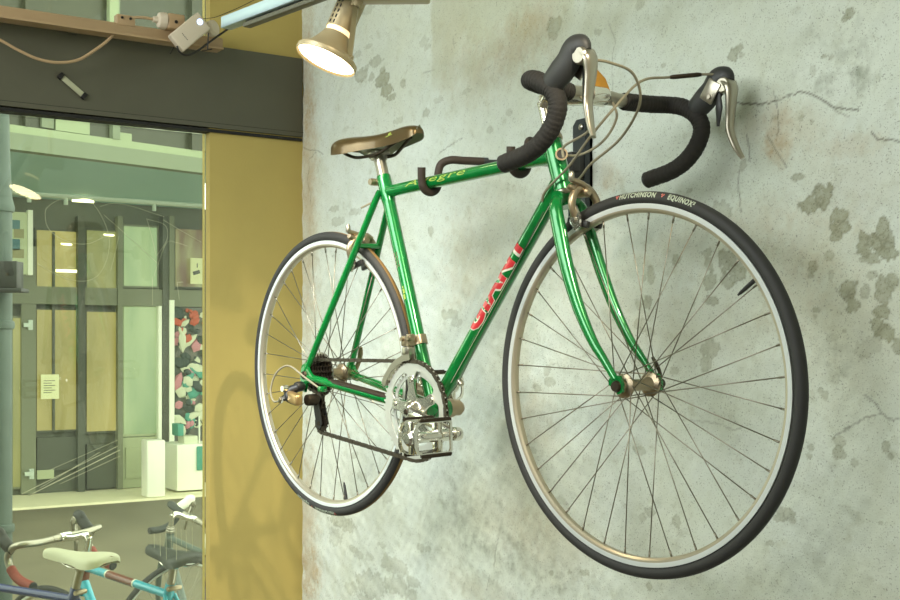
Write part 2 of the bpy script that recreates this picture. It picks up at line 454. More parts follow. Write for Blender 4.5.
            m.build('spoke_set', M['steel'], w)
        if detail:
            a = math.radians(35.5 if front else -78)
            d = V((math.cos(a), 0, math.sin(a)))
            m = MB(xf); m.tube([d * .300, d * .278, d * .264, d * .257], [.0040, .0036, .0030, .0015], 10); m.build('valve', M['black'], w)
            # tyre lettering
            segs = [('HUTCHINSON', 0, 'grey_letter'), ('EQUINOX\u00b2', 1, 'grey_letter')]
            def ring(b2, a0, rad, flip=1):
                # letters on the right sidewall (y<0): x runs clockwise seen from the right side
                def fn(cc):
                    th = a0 - cc.x / rad; ph = math.radians(100) + cc.y / .0115
                    rr = .3225 + .0118 * -math.cos(ph); yy = -.0118 * math.sin(ph)
                    return V((math.cos(th) * rr, yy, math.sin(th) * rr))
                return fn
            a_start = math.radians(94.6 if front else -86)
            x = 0
            for txt, k, mt in segs:
                mm = MB(xf)
                b2 = text_mesh(txt, .0105, space=1.15, offset=.00045, cuts=1)
                xs = [v.co.x for v in b2.verts]; L = max(xs) - min(xs); W = .078 if k == 0 else .056
                for v in b2.verts: v.co = V(((v.co.x - min(xs)) * W / L + x, v.co.y * 1.25 - .001, 0))
                mm.merge(b2, ring(b2, a_start, .322)); b2.free(); x += W + .027
                mm.build('tire_lettering', M['grey_letter'], w, smooth=False)
            fn = ring(None, a_start, .322)
            for x0 in (-.007, .091):
                mm = MB(xf)
                for (dx, dy) in ((0, 0), (.0022, .0028), (-.0018, .0035)):
                    mm.face([mm.vert(fn(V((x0 + dx + p, dy + q, 0)))) for p, q in ((0, .002), (.0022, .0045), (.0032, .002), (.0015, 0))])
                mm.build('tire_mark', M['pink_mark'], w, smooth=False)
            # quick release
            m = MB(xf)
            yy = .056 if front else .068
            m.lathe([(0, -yy - .004), (.0085, -yy - .004), (.0105, -yy + .001), (.009, -yy + .006), (0, -yy + .006)], (0, 0, 0), (0, 1, 0), 18)
            m.build('axle_nut', M['darksteel'], w); m = MB(xf)
            m.lathe([(0, yy - .006), (.009, yy - .006), (.0105, yy), (.009, yy + .010), (0, yy + .012)], (0, 0, 0), (0, 1, 0), 18)
            qa = (-.012, .035) if front else (.02, .045)
            m.tube(smooth_path([(0, yy + .004, 0), (qa[0] * .4, yy + .012, qa[1] * .5), (qa[0], yy + .010, qa[1]), (qa[0] * 1.4, yy + .006, qa[1] * 1.35)], 5), lerp_list([.006, .0055, .0065, .0045], 5), 12, flat=.6)
            m.build('quick_release', M['darksteel'] if front else M['bronze'], w)
        return w
    fw = wheel('front_wheel', V((WB, 0, 0)), True)
    rw = wheel('rear_wheel', V((0, 0, 0)), False)
    # cassette
    m = MBb()
    cog = [(23, -.0235), (21, -.0285), (19, -.0335), (17, -.0385), (15, -.0435), (13, -.0485), (12, -.0535)] if detail else [(23, -.025), (15, -.045)]
    for t, y in cog:
        r = t * .0127 / (2 * PI); gp = gear(t, r + .0028, r - .0032)
        hole = [(a * .38, b * .38) for a, b in gp]
        m.prism(gp, y - .001, y + .001, lambda x, z, h: V((x, h, z)), hole)
    m.lathe([(.015, -.055), (.0185, -.055), (.0185, -.021), (.015, -.021)], (0, 0, 0), (0, 1, 0), 24)
    cas = m.build('cassette', M['darksteel'], rw, smooth=False)
    if detail:
        m = MBb(); m.lathe([(.024, -.0205), (.050, -.0205), (.052, -.0195), (.050, -.0185), (.024, -.0185)], (0, 0, 0), (0, 1, 0), 40); m.build('spoke_guard', M['steel'], rw)
    # ---------------- crankset
    C0 = BB + V((0, -.049, 0))
    fn = lambda x, z, h: V((C0.x + x, h, C0.z + z))
    ca = math.radians(-12)
    def ringpts(n, r0): return [(r0 * math.cos(i * 2 * PI / n), r0 * math.sin(i * 2 * PI / n)) for i in range(n)]
    m = MBb()
    # spider: five tapering arms joined at the boss
    sp = []
    for i in range(5):
        a = ca + PI + (i + .0) * 2 * PI / 5
        for da, r in ((-.50, .030), (-.20, .050), (-.17, .068), (-.08, .073), (.08, .073), (.17, .068), (.20, .050)):
            sp.append((r * math.cos(a + da), r * math.sin(a + da)))
    m.prism(sp, -.0555, -.0505, fn)
    m.lathe([(0, -.072), (.012, -.072), (.019, -.066), (.023, -.058), (.024, -.046), (0, -.046)], V((C0.x, 0, C0.z)), (0, 1, 0), 30)
    for i in range(5):
        a = ca + PI + i * 2 * PI / 5
        m.lathe([(0, -.0585), (.0045, -.0585), (.0055, -.056), (.0055, -.042), (0, -.042)], V((C0.x + .065 * math.cos(a), 0, C0.z + .065 * math.sin(a))), (0, 1, 0), 12)
    crank = m.build('crankset', M['chrome'], root)
    m = MBb(); n = 52; gp = gear(n, .1068, .1012); k = len(gp)
    hole = []
    for i in range(k):
        a = i * 2 * PI / k; lob = max(0, math.cos(5 * (a - ca - PI))) ** 3
        r = .085 - .026 * lob; hole.append((r * math.cos(a), r * math.sin(a)))
    m.prism(gp, -.0525, -.0495, fn, hole); m.build('chainring', M['ring'], crank, smooth=False)
    m = MBb(); n = 42; gp = gear(n, .0865, .0815); k = len(gp); hole = []
    for i in range(k):
        a = i * 2 * PI / k; lob = max(0, math.cos(5 * (a - ca - PI))) ** 3
        r = .073 - .013 * lob; hole.append((r * math.cos(a), r * math.sin(a)))
    m.prism(gp, -.0455, -.043, fn, hole); m.build('chainring', M['ring'], crank, smooth=False)
    for s, a in ((-1, ca), (1, ca + PI)):
        d = V((math.cos(a), 0, math.sin(a))); m = MBb(); b = V((BB.x, 0, BB.z))
        y0, y1 = s * .064, s * .078
        pts = [b + d * 0 + V((0, y0, 0)), b + d * .03 + V((0, s * .067, 0)), b + d * .09 + V((0, s * .074, 0)), b + d * .15 + V((0, y1, 0)), b + d * .17 + V((0, y1, 0))]
        m.tube(smooth_path(pts, 4), lerp_list([.0165, .0130, .0108, .0110, .0115], 4), 16, flat=.62, up=(-d.z, 0, d.x))
        m.lathe([(0, y1 - .008), (.0125, y1 - .008), (.0135, y1 - .005), (.0135, y1 + .005), (.0125, y1 + .008), (0, y1 + .008)], b + d * .17, (0, 1, 0), 20)
        m.lathe([(0, s * .050), (.016, s * .050), (.017, s * .066), (.012, s * .074), (0, s * .074)], b, (0, 1, 0), 24)
        m.build('crank_arm', M['chrome'] if s < 0 else M['bronze'], crank)
    m = MBb(); m.lathe([(0, -.0765), (.0055, -.0765), (.0065, -.0745), (.0065, -.070), (0, -.070)], BB, (0, 1, 0), 6); m.build('crank_bolt', M['darksteel'], crank); m = MBb(); m.lathe([(0, .0755), (.007, .0755), (.007, .07), (0, .07)], BB, (0, 1, 0), 16)
    m.build('crank_bolt', M['darksteel'], crank)
    m = MBb(); m.lathe([(0, .034), (.0195, .034), (.0195, .047), (.015, .050), (0, .050)], BB, (0, 1, 0), 28); m.build('bearing_cup', g('bronze'), frame); m = MBb(); m.lathe([(0, -.040), (.0195, -.040), (.0195, -.034), (0, -.034)], BB, (0, 1, 0), 28)
    m.build('bearing_cup', g('bronze'), frame)
    # ---------------- pedals
    for s, a in ((-1, ca), (1, ca + PI)):
        d = V((math.cos(a), 0, math.sin(a))); pc = V((BB.x, 0, BB.z)) + d * .17
        P = lambda x, y, z: pc + V((x, s * (.078 + y), z))
        m = MBb()
        m.lathe([(0, 0), (.0075, 0), (.0075, .010), (.0115, .014), (.0125, .040), (.0105, .070), (.0115, .096), (.0145, .100), (.0145, .112), (.010, .116), (0, .116)], P(0, .006, 0), (0, s, 0), 20)
        for z in (-1, 1):
            m.box(P(0, .047, z * .016), (.020, .012, .032), bev=.002); m.box(P(0, .105, z * .016), (.020, .012, .032), bev=.002)
        ped = m.build('pedal', M['chrome'], root)
        m = MBb()
        lp = [(.036, -.0330), (.104, -.0330), (.117, -.027), (.122, -.016), (.122, .016), (.117, .027), (.104, .0330), (.036, .0330), (.030, .027), (.030, -.027)]
        lp2 = [(.038, -.0285), (.102, -.0285), (.112, -.023), (.1165, -.014), (.1165, .014), (.112, .023), (.102, .0285), (.038, .0285), (.035, .024), (.035, -.024)]
        for x0 in (-.030, .0):
            pass
        for xx in (-.0255, .0215):
            m = MBb(); m.prism(lp, xx, xx + .004, lambda y, z, h: P(h, y, z), lp2); m.build('pedal_cage', M['chrome'], ped)
        for z in (-.0330, .0330):
            for xx in (-.026, .026):
                m = MBb()
                for k in range(12):
                    m.box(P(xx, .038 + k * .006, z + (.0015 if z > 0 else -.0015)), (.0035, .0036, .006))
                m.box(P(xx, .071, z), (.0045, .074, .005)); m.build('toothed_plate', M['darksteel'], ped, smooth=False)
    # ---------------- chain
    cr, fr = .1032, .0355
    ycr, yc = -.051, -.0435
    cc = V((BB.x, 0, BB.z)); up_r = .0345
    pul1 = V((.020, -.0435, -.062)); pul2 = V((.034, -.0435, -.112)); pr_ = .0215
    def tang(c1, r1, c2, r2, side):
        d = c2 - c1; L = math.hypot(d.x, d.z); th = math.atan2(d.z, d.x); ph = math.acos((r1 - r2) / L)
        a = th + side * ph
        return (V((c1.x + r1 * math.cos(a), 0, c1.z + r1 * math.sin(a))), V((c2.x + r2 * math.cos(a), 0, c2.z + r2 * math.sin(a))), a)
    O = V((0, 0, 0)); path = []
    t1 = tang(O, fr, cc, cr, 1); t2 = tang(V((pul2.x, 0, pul2.z)), pr_, cc, cr, -1)
    path += [V((t1[0].x, yc, t1[0].z)).lerp(V((t1[1].x, ycr, t1[1].z)), i / 30) for i in range(31)]
    a0, a1 = t1[2], t2[2]
    while a1 > a0: a1 -= 2 * PI
    path += [V((cc.x + cr * math.cos(a0 + (a1 - a0) * i / 40), ycr, cc.z + cr * math.sin(a0 + (a1 - a0) * i / 40))) for i in range(1, 41)]
    path += [V((t2[1].x, ycr, t2[1].z)).lerp(V((t2[0].x, yc, t2[0].z)), i / 30) for i in range(1, 31)]
    # round the lower pulley, across to the upper one, then up onto the cog
    arc = lambda c, r, u, w, n=10: [V((c.x + r * math.cos(u + (w - u) * i / n), yc, c.z + r * math.sin(u + (w - u) * i / n))) for i in range(1, n + 1)]
    path += arc(pul2, pr_, a1, math.radians(-205)); path += arc(pul1, pr_ * .95, math.radians(-25), math.radians(80)) if True else []
    path += arc(O, fr, math.radians(265), math.radians(100), 16)
    dense = []; tot = [0]
    path.append(path[0])
    for i in range(1, len(path)): tot.append(tot[-1] + (path[i] - path[i - 1]).length)
    N = int(tot[-1] / .0127); m = MBb(); j = 0; pins = []
    for i in range(N + 1):
        s_ = tot[-1] * i / N
        while j < len(tot) - 2 and tot[j + 1] < s_: j += 1
        t = (s_ - tot[j]) / max(tot[j + 1] - tot[j], 1e-9); pins.append(path[j].lerp(path[j + 1], t))
    for i in range(N):
        a, b = pins[i], pins[i + 1]; d = b - a; L = d.length; rot = Matrix.Rotation(-math.atan2(d.z, d.x), 3, 'Y'); c = (a + b) / 2
        yo = .0034 if i % 2 else .0024
        for s in (-1, 1): m.box(c + V((0, s * yo, 0)), (L + .0055, .0011, .0078 if i % 2 else .0068), rot)
        m.lathe([(0, -.0038), (.0030, -.0038), (.0030, .0038), (0, .0038)], a, (0, 1, 0), 6)
    m.build('chain', g('chain'), root, smooth=False)
    # ---------------- derailleurs
    m = MBb()
    m.lathe([(0, -.088), (.010, -.088), (.012, -.084), (.012, -.072), (.009, -.066), (0, -.066)], (-.006, 0, -.026), (0, 1, 0), 20)
    m.tube(smooth_path([(-.006, -.080, -.028), (-.020, -.094, -.036), (-.016, -.100, -.050), (.006, -.092, -.060)], 4), lerp_list([.010, .011, .012, .010], 4), 16)
    rd = m.build('rear_derailleur', M['black'], root)
    m = MBb(); m.box((.012, -.104, -.051), (.074, .018, .026), Matrix.Rotation(math.radians(6), 3, 'Y') @ Matrix.Rotation(math.radians(-12), 3, 'Z'), .006, 3); m.build('parallelogram', M['gold_alloy'], rd)
    m = MBb(); m.lathe([(0, -.084), (.0125, -.084), (.0135, -.080), (.0135, -.060), (.010, -.054), (0, -.054)], (.034, 0, -.056), (0, 1, 0), 20)
    m.build('pivot', M['darksteel'], rd); m = MBb()
    m.lathe([(0, -.108), (.0065, -.108), (.0075, -.104), (.0075, -.090), (0, -.090)], (-.030, 0, -.052), (0, 1, 0), 14)
    m.build('pivot', M['darksteel'], rd)
    m = MBb(); m.tube([(-.030, -.112, -.052), (-.042, -.108, -.060)], [.005, .006], 12); m.lathe([(0, -.115), (.007, -.115), (.008, -.112), (.008, -.100), (0, -.100)], (-.022, 0, -.030), (0, 1, 0), 14); m.build('adjuster', M['chrome'], rd)
    cg = [(.010, -.058), (.020, -.048), (.031, -.058), (.042, -.090), (.046, -.112), (.038, -.124), (.026, -.120), (.018, -.095)]
    for y in (-.052, -.035):
        m = MBb(); m.prism(cg, y - .001, y + .001, lambda x, z, h: V((x, h, z))); m.build('derailleur_cage', M['black'], rd, smooth=False)
    for c in (pul1, pul2):
        m = MBb(); gp = gear(11, .0235, .0190); m.prism(gp, yc - .0012, yc + .0012, lambda x, z, h: V((c.x + x, h, c.z + z))); m.lathe([(0, -.0535), (.006, -.0535), (.006, -.034), (0, -.034)], V((c.x, 0, c.z)), (0, 1, 0), 14)
        m.build('jockey_wheel', M['darksteel'], rd, smooth=False)
    # front derailleur
    s_at = lambda t: BB + (ST_TOP - BB).normalized() * t
    m = MBb(); q = s_at(.152); m.tube([q - sd * .010, q + sd * .010], .0175, 24); m.box(q + V((-.004, -.026, 0)), (.026, .022, .022), bev=.003); m.box(q + V((.010, -.030, .008)), (.014, .014, .014), bev=.002)
    for (dx, dz) in ((.012, .006), (.012, -.007), (-.010, .004)): m.lathe([(0, 0), (.0045, 0), (.0045, .006), (0, .006)], q + V((dx, -.041, dz)), (0, 1, 0), 10)
    fd = m.build('front_derailleur', M['bronze'], root)
    m = MBb()
    ar = [(cc.x + r * math.cos(t), cc.z + r * math.sin(t)) for r, ts in ((.119, (92, 104, 116, 128, 142, 152)), (.106, (152, 142, 128, 116, 104, 92))) for t in [math.radians(x) for x in ts]]
    for y in (-.0455, -.0585): m.prism(ar, y - .001, y + .001, lambda x, z, h: V((x, h, z)))
    a = math.radians(150); m.box((cc.x + .112 * math.cos(a), -.052, cc.z + .112 * math.sin(a)), (.010, .014, .012), bev=.001)
    a = math.radians(100); m.box((cc.x + .118 * math.cos(a), -.049, cc.z + .118 * math.sin(a) + .008), (.024, .018, .018), bev=.003)
    m.build('derailleur_cage', M['alloy'], fd)
    # ---------------- saddle and seatpost
    if cfg.get('seatpost', True):
        m = MBb(); sdx = sd; up_l = cfg.get('post', .052)
        top = ST_TOP + sdx * up_l
        m.tube([ST_TOP - sdx * .02, top - sdx * .012], .0132, 20); m.tube([top - sdx * .020, top - sdx * .004], [.0132, .0155], 20)
        m.box(top + V((.0, 0, .004)), (.036, .040, .012), bev=.003); m.box(top + V((0, 0, -.008)), (.026, .030, .012), bev=.003)
        sp_ = m.build('seatpost', g('post_m') if 'post_m' in cfg else M['alloy'], root)
        m = MBb(); m.lathe([(0, -.024), (.007, -.024), (.008, -.020), (.008, .020), (.006, .024), (0, .024)], ST_TOP + V((-.0185, 0, -.012)), (0, 1, 0), 14)
        m.box(ST_TOP + V((-.016, 0, -.012)), (.016, .022, .014), bev=.002); m.build('seat_bolt', M['bronze'], sp_)
        z0 = top.z
        sx = top.x - .118; Z = z0 - .482
        # saddle: lofted shell (x from tail, half width, top z, skirt z)
        sec = [(.000, .030, .516, .502), (.008, .052, .524, .492), (.030, .066, .5285, .486), (.060, .066, .5275, .484), (.090, .055, .525, .486), (.120, .041, .5235, .489), (.150, .031, .524, .490), (.185, .0245, .5265, .491), (.220, .0215, .529, .494), (.245, .0200, .528, .497), (.260, .0165, .524, .502), (.266, .009, .518, .508)]
        sec_s = []
        for k in range(4): pass
        A = smooth_path([(a, b, c) for a, b, c, d in sec], 4); Dz = smooth_path([(a, d, 0) for a, b, c, d in sec], 4)
        m = MBb(); rings = []; nn = 17
        for q, dz in zip(A, Dz):
            hw, zt, zs = q.y, q.z, dz.y; ring = []
            for k in range(nn):
                t = -1 + 2 * k / (nn - 1); y = hw * math.sin(t * PI / 2); h = abs(math.cos(t * PI / 2)) ** .55
                ring.append(m.vert(V((sx + q.x, y, Z + zs + (zt - zs) * h))))
            rings.append(ring)
        for i in range(len(rings) - 1):
            for k in range(nn - 1): m.face([rings[i][k], rings[i][k + 1], rings[i + 1][k + 1], rings[i + 1][k]])
        m.face(rings[0]); m.face(rings[-1])
        top_m = m.build('saddle', g('saddle'), root, ang=60)
        m = MBb(); r2 = []
        for q, dz in zip(A, Dz):
            hw, zs = q.y, dz.y
            r2.append([m.vert(V((sx + q.x, hw * .985 * t, Z + zs + .001 + .018 * (1 - t * t)))) for t in (-1, -.6, 0, .6, 1)])
        for i in range(len(r2) - 1):
            for k in range(4): m.face([r2[i][k], r2[i][k + 1], r2[i + 1][k + 1], r2[i + 1][k]])
        m.build('saddle_shell', g('saddle_under'), top_m, ang=60)
        for s in (-1, 1):
            m = MBb(); X = lambda a, y, z: V((sx + a, s * y, Z + z))
            m.tube(smooth_path([X(.030, .034, .494), X(.045, .030, .486), X(.068, .0235, .479), X(.110, .0215, .4775), X(.150, .0215, .479), X(.195, .014, .496), X(.225, .008, .506)], 5), .0036, 10)
            m.build('saddle_rail', M['darksteel'] if detail else M['chrome'], top_m)
        if detail:
            b2 = text_mesh('flite', .016, shear=.3); m = MBb()
            m.face([m.vert(V((sx + .178 + a, -(.0235 - .004 * 0) - .0015, Z + .509 + b))) for a, b in ((0, 0), (.024, .003), (.024, .0045), (0, .0015))]); b2.free()
            m.face([m.vert(V((sx + .186 + a, -.0243, Z + .512 + b))) for a, b in ((0, 0), (.012, .0025), (.010, .0065), (.002, .004))])
            m.build('saddle_mark', M['yellow_letter'], top_m, smooth=False)
    if not detail: return root, F, bar_c
    # ---------------- brakes
    def caliper(c, d_up, fxf, nm_mat, fwd):
        # c: pivot centre; arms reach down round the tyre to the rim; x axis 'fwd'
        m = MB(fxf)
        f = V((fwd, 0, 0)); P = lambda x, y, z: c + V((x * fwd, y, z))
        m.lathe([(0, -.012), (.007, -.012), (.009, -.006), (.009, .016), (.0055, .020), (0, .020)], c, f, 18)
        for s in (-1, 1):
            m.tube(smooth_path([P(.004 + .004 * s, -s * .022, .004), P(.004 + .004 * s, -s * .004, .010), P(.006, s * .020, .002), P(.008, s * .033, -.016), P(.009, s * .031, -.036), P(.008, s * .024, -.050)], 5), lerp_list([.006, .0085, .0090, .0085, .0080, .0065], 5), 14, flat=.75)
        m.tube(smooth_path([P(.006, -.020, .004), P(.006, -.032, .007), P(.004, -.038, .010)], 4), lerp_list([.006, .006, .005], 4), 12)
        m.tube(smooth_path([P(.010, .018, .000), P(.012, -.010, .014), P(.010, -.034, .020)], 4), lerp_list([.006, .006, .0055], 4), 12)
        cal = m.build('brake_caliper', nm_mat, root)
        for s in (-1, 1):
            m = MB(fxf)
            m.box(P(.008, s * .0165, -.0545), (.050, .009, .012), Matrix.Rotation(math.radians(14 * fwd), 3, 'Y'), .002)
            m.build('brake_pad', M['black'], cal)
            m = MB(fxf)
            lp = [(-.008, .022), (.004, .024), (.014, .004), (.014, -.016), (.002, -.022), (-.009, -.006)]
            m.prism(lp, s * .0255, s * .0305, lambda x, z, h: P(.009 + x, h, -.048 + z)); m.lathe([(0, 0), (.005, 0), (.005, .005), (0, .005)], P(.010, s * .030, -.050), (0, s, 0), 12)
            m.build('pad_holder', M['chrome'], cal)
        m = MB(fxf); m.lathe([(0, -.006), (.0045, -.006), (.0055, -.002), (.0055, .008), (.003, .012), (0, .012)], P(.010, -.036, .024), (0, 0, 1), 14); m.build('barrel_adjuster', M['alloy'], cal)
    caliper(on_axis(.333) + AN * .038, None, F, M['bronze'], 1)
    caliper(V((.157, 0, .303)), None, B, M['bronze'], -1)
    # ---------------- cables (from the lever hoods and from under the tape)
    X = lambda s, a, b, y=0: F(V((bar_c.x + a, s * (BY + y), bar_c.z + b))) + BASE
    Y = lambda a, y, b: F(V((bar_c.x + a, y, bar_c.z + b))) + BASE
    stopR = BB + dd * .535 + V((0.002, -.0185, .004)); stopL = BB + dd * .535 + V((.002, .0185, .004))
    def cable(pts, r=.0024, mt='cable', nm='cable_housing', sub=8):
        m = MBb(); m.tube(smooth_path(pts, sub), r, 10); return m.build(nm, M[mt], root)
    cable(CAB['R'](X, Y, stopL)); cable(CAB['L'](X, Y, stopR))
    cable(CAB['FB'](X, Y, on_axis(.392) + AN * .050 + V((0, -.036, 0))))
    cable(CAB['RB'](X, Y, None))
    m = MBb(); a = X(1, .107, .041, -.028); b = X(1, .072, .036, -.073); m.tube([a, a.lerp(b, .1), a.lerp(b, .9), b], [.003, .0042, .0042, .003], 12); m.build('barrel_adjuster', M['darksteel'], root)
    # bare wires under the down tube and along the chain stay
    m = MBb(); m.tube([stopR + V((.004, 0, -.02)), BB + dd * .10 + V((.030, -.012, -.016)), BB + V((.004, -.012, -.024))], .0008, 6); m.build('gear_wire', M['wire'], root)
    m = MBb(); m.tube(smooth_path([BB + V((.0, -.014, -.024)), V((.30, -.038, -.066)), V((.086, -.070, -.031))], 4), .0008, 6); m.build('gear_wire', M['wire'], root)
    cable([V((.066, -.069, -.029)), V((.02, -.078, -.005)), V((-.035, -.088, .022)), V((-.075, -.098, .004)), V((-.088, -.106, -.035)), V((-.070, -.110, -.060)), V((-.045, -.110, -.060))], .0024, 'cable', 'cable_housing')
    m = MBb(); m.tube(smooth_path([tt_a + td * .06 + V((0, .012, .012)), V((.22, .018, .40)), V((.19, -.03, .372))], 5), .0022, 8); m.build('cable_housing', M['cable'], root)
    return root, F, bar_c

CAB = dict(
    R=lambda X, Y, s: [X(-1, .148, .014, -.014), X(-1, .156, .012, -.05), Y(.148, -.075, .004), Y(.128, -.035, -.036), Y(.060, -.004, -.082), Y(-.020, .006, -.118), Y(-.058, .018, -.138), s + V((.016, .006, .016)), s],
    L=lambda X, Y, s: [X(1, .125, .040, -.012), X(1, .105, .041, -.03), X(1, .070, .036, -.075), Y(.060, .05, .022), Y(.055, -.02, -.035), Y(.012, -.034, -.080), Y(-.040, -.030, -.122), s + V((.018, -.006, .018)), s],
    FB=lambda X, Y, s: [Y(.012, -.055, -.010), Y(.030, -.058, -.03), Y(.030, -.054, -.07), s + V((.004, 0, .02)), s],
    RB=lambda X, Y, s: [Y(.012, .03, -.010), Y(.022, .028, -.04), Y(-.012, .030, -.076), Y(-.070, .030, -.094), V((.745, .019, .424)), V((.66, .0165, .418))],
)
# ------------------------------------------------------------------ concrete wall: plaster with stains, cracks and some painted-in shade
def px_wall(u, v):
    p = on_y(u, v, 0); return p.x, p.z
BLOTCH = [  # u, v, half width, half height (pixels of where they lie on the wall), strength
 (361.7,75,6,6,.7),(366,67,3,3,.5),(376,62,6,5,.6),(371.5,77,2.5,4,.6),(383,79,7,7,.9),(387,90,6,6,.9),(392,97,5,3,.8),(382,70,3,3,.7),(370,46,3,2,.4),(357,54,4,3,.4),(368,10,6,4,.35),(403,84,3,4,.5),
 (490,130,3.5,3,.4),(425,41,4,5,.35),(428,47,3,3,.35),(398,120,4,3,.4),(426,113,4,4,.5),(439,100,4,3,.35),(467,91,4,3,.35),(510,112,3,3,.4),(334.5,209,5,3,.5),(338,221,6,4,.5),(355.5,212,6,3,.4),(430.7,231.7,3,4,.5),(450,315,8,5,.5),(456,322,5,4,.4),
 (733,56,4.5,7,.8),(739,49,4,5,.8),(742,55,3,3,.6),(850,14,5,5,.9),(845,19,4,4,.8),(641,4,4,5,.4),(598,32,4,4,.5),(554.6,28,6,11,.55),(664,65,2.5,2.5,.5),(823,57,3,2.5,.7),(831,57,2.5,2.5,.6),(813,72,3,6,.35),(743.6,164,4,7,.6),(802,118,3,3,.6),(812,122,2,2,.6),(774,118,4,2,.4),
 (799,177,6,4,.8),(722,210,9,11,.5),(811,205,10,8,1),(824,197,8,12,1),(818,194,4,5,.9),(839,215,8,8,1),(842,228,9,7,1),(837,237,7,5,.9),(864,246,8,11,1),(876,243,9,9,1),(887,252,9,9,1),(883,228,7,11,1),(888,240,6,10,.9),(873,258,7,6,.8),(862,260,3,4,.7),(830,256,5,4,.6),(813,268,4,5,.7),(811,276,3,3,.6),(831,276,3,6,.4),(848,286,7,6,.7),(873,275,5,4,.6),(882,285,7,8,.7),(893,280,7,8,.8),
 (730,262,11,10,.75),(735,274,9,9,.75),(728,281,6,7,.7),(706,253,5,4,.6),(709,265,4,6,.6),(711,279,6,9,.7),(677,260,5,6,.65),(689.4,191,2.5,2.5,.5),(703,218,3,3,.5),(651,276,4,9,.6),(644,279,3,4,.5),(648,303,5,6,.65),(638,305,3,6,.4),(713,301,6,5,.75),(745.7,289,3,3,.5),(693,305,2,4,.5),(642,325,5,8,.45),(650,332,4,4,.45),(709,349,9,9,.6),(705,362,6,8,.55),(637,357,6,12,.35),(675,371,4,4,.4),
 (849,290,8,9,.9),(852,304,8,9,.9),(865,293,5,9,.6),(884,290,9,12,.8),(881,312,8,6,1),(876,325,7,7,.9),(887,332,9,8,1),(898,346,5,8,.8),(817,310,3.5,2.5,.7),(815,317,2,2,.6),(845,331,2,2,.6),(820,391,4,4,.6),(825,394,4,5,.6),(833,338,6,4,.35),(869,348,12,10,.3),(837,378,4,7,.35),
 (840,441,6,5,.55),(838,452,5,6,.7),(843,455,3,4,.6),(812,448,3,3,.6),(809,456,4,3,.6),(886,447,4,6,.7),(891,457,4,4,.7),(856,463,3,3,.5),(785,514,9,6,.6),(778,518,6,5,.6),(792,520,4,4,.5),(771,543,3,2,.6),(881,523,2,2,.5),(640,450,5,4,.5),(560,500,5,4,.25),(531,450,6,4,.4),(537,388,4,4,.45),(550,382,5,4,.45),(548,370,3,5,.4),
 (677,522,4,6,.6),(650,512,6,4,.5),(643,517,3,4,.5),(767,544,2,2,.5),(649,586,3,4,.6),(583,573,3,3,.6),(552,573,3,3,.6),(587,572,3,3,.6),(569,572,2,2,.5),(340,520,9,6,.6),(347,525,8,6,.5),(335,536,6,8,.4),(355,455,3,3,.4),(362,477,4,5,.4),(386,496,6,6,.3),(353,549,4,3.5,.5),(359,555,4,4,.4),(370,557,4,4,.35),(382,545,4,3,.35),(420,547,4,4,.5),(428,549,3,3,.45),(394,566,14,9,.45),(372,585,14,12,.5),(398,586,12,9,.45),(352,588,6,6,.35),(414,582,8,5,.4),(412,595,5,6,.4),(366,599,8,4,.4),
]
CRACKS = [  # polylines (u, v), width px, strength
 ([(730,101),(741,103.5),(760,104.3),(770,103),(777,100),(785,96.5),(793,94.5),(800,92),(807,92.5),(816,96),(826,102),(833,107),(846,109),(858,110)],1.0,.9),
 ([(807,92.5),(820,99),(838,112),(850,117)],.7,.45),([(774,91),(776,103),(778.6,120),(776,135)],.8,.6),([(766,134),(776,150),(785,163),(787,168)],.8,.6),([(740,170),(738,188),(741,212)],.8,.7),([(747,135),(750,150),(749,160)],1.2,.7),
 ([(872,132),(877,139),(884,140),(892,139),(900,142)],1.0,.8),([(303,147),(309,150),(317.5,150.5),(323,154)],.8,.7),([(316,152),(309,160),(309,170),(308,182),(311,193),(310,204)],.8,.6),([(440,153),(448,147),(454,143),(462,138)],1.0,.6),
 ([(832,438),(845,430),(858,422),(867,417),(880,414)],.9,.6),([(865,395),(876,405),(881,413),(888,419),(898,419)],1.0,.6),([(845,300),(842,296),(836,288)],.7,.5),([(609,24),(613,35),(615,42),(612,55),(613,90)],.7,.45),([(499,535),(497,545),(494,566)],.8,.55),([(490,575),(487,590)],.8,.5),
 ([(424,73),(435,70)],.8,.4),([(484,70),(490,67),(492,64)],.8,.5),([(455,48),(453,38),(457,33)],.7,.5),([(690,420),(720,424),(735,430),(742,428)],.9,.4),([(560,368),(557,362),(553,365)],.8,.4),
]
BROWN = [  # broad brown stains, plus painted bar and rack shadows and warm corner glow
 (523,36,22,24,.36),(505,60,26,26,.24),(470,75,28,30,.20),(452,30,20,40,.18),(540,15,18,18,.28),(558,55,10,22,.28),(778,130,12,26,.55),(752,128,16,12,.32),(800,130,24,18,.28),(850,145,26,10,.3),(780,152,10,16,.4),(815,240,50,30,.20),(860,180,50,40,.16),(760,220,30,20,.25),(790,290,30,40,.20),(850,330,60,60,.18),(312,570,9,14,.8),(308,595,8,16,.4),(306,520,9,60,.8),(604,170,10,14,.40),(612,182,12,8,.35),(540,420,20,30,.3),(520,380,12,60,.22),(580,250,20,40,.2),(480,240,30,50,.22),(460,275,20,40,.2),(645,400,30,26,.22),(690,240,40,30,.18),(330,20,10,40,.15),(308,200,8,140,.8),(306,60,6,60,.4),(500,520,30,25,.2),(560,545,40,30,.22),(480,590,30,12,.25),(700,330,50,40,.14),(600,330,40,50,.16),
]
GREY = [(843,62,30,28,.35),(855,80,20,16,.3),(806,38,10,14,.2),(770,330,40,14,.12),(840,360,16,18,.3),(835,372,8,8,.3),(455,420,18,60,.2),(470,520,30,40,.25),(520,560,40,30,.25),(590,590,60,14,.25),(820,560,50,40,.15),(440,560,20,30,.1)]

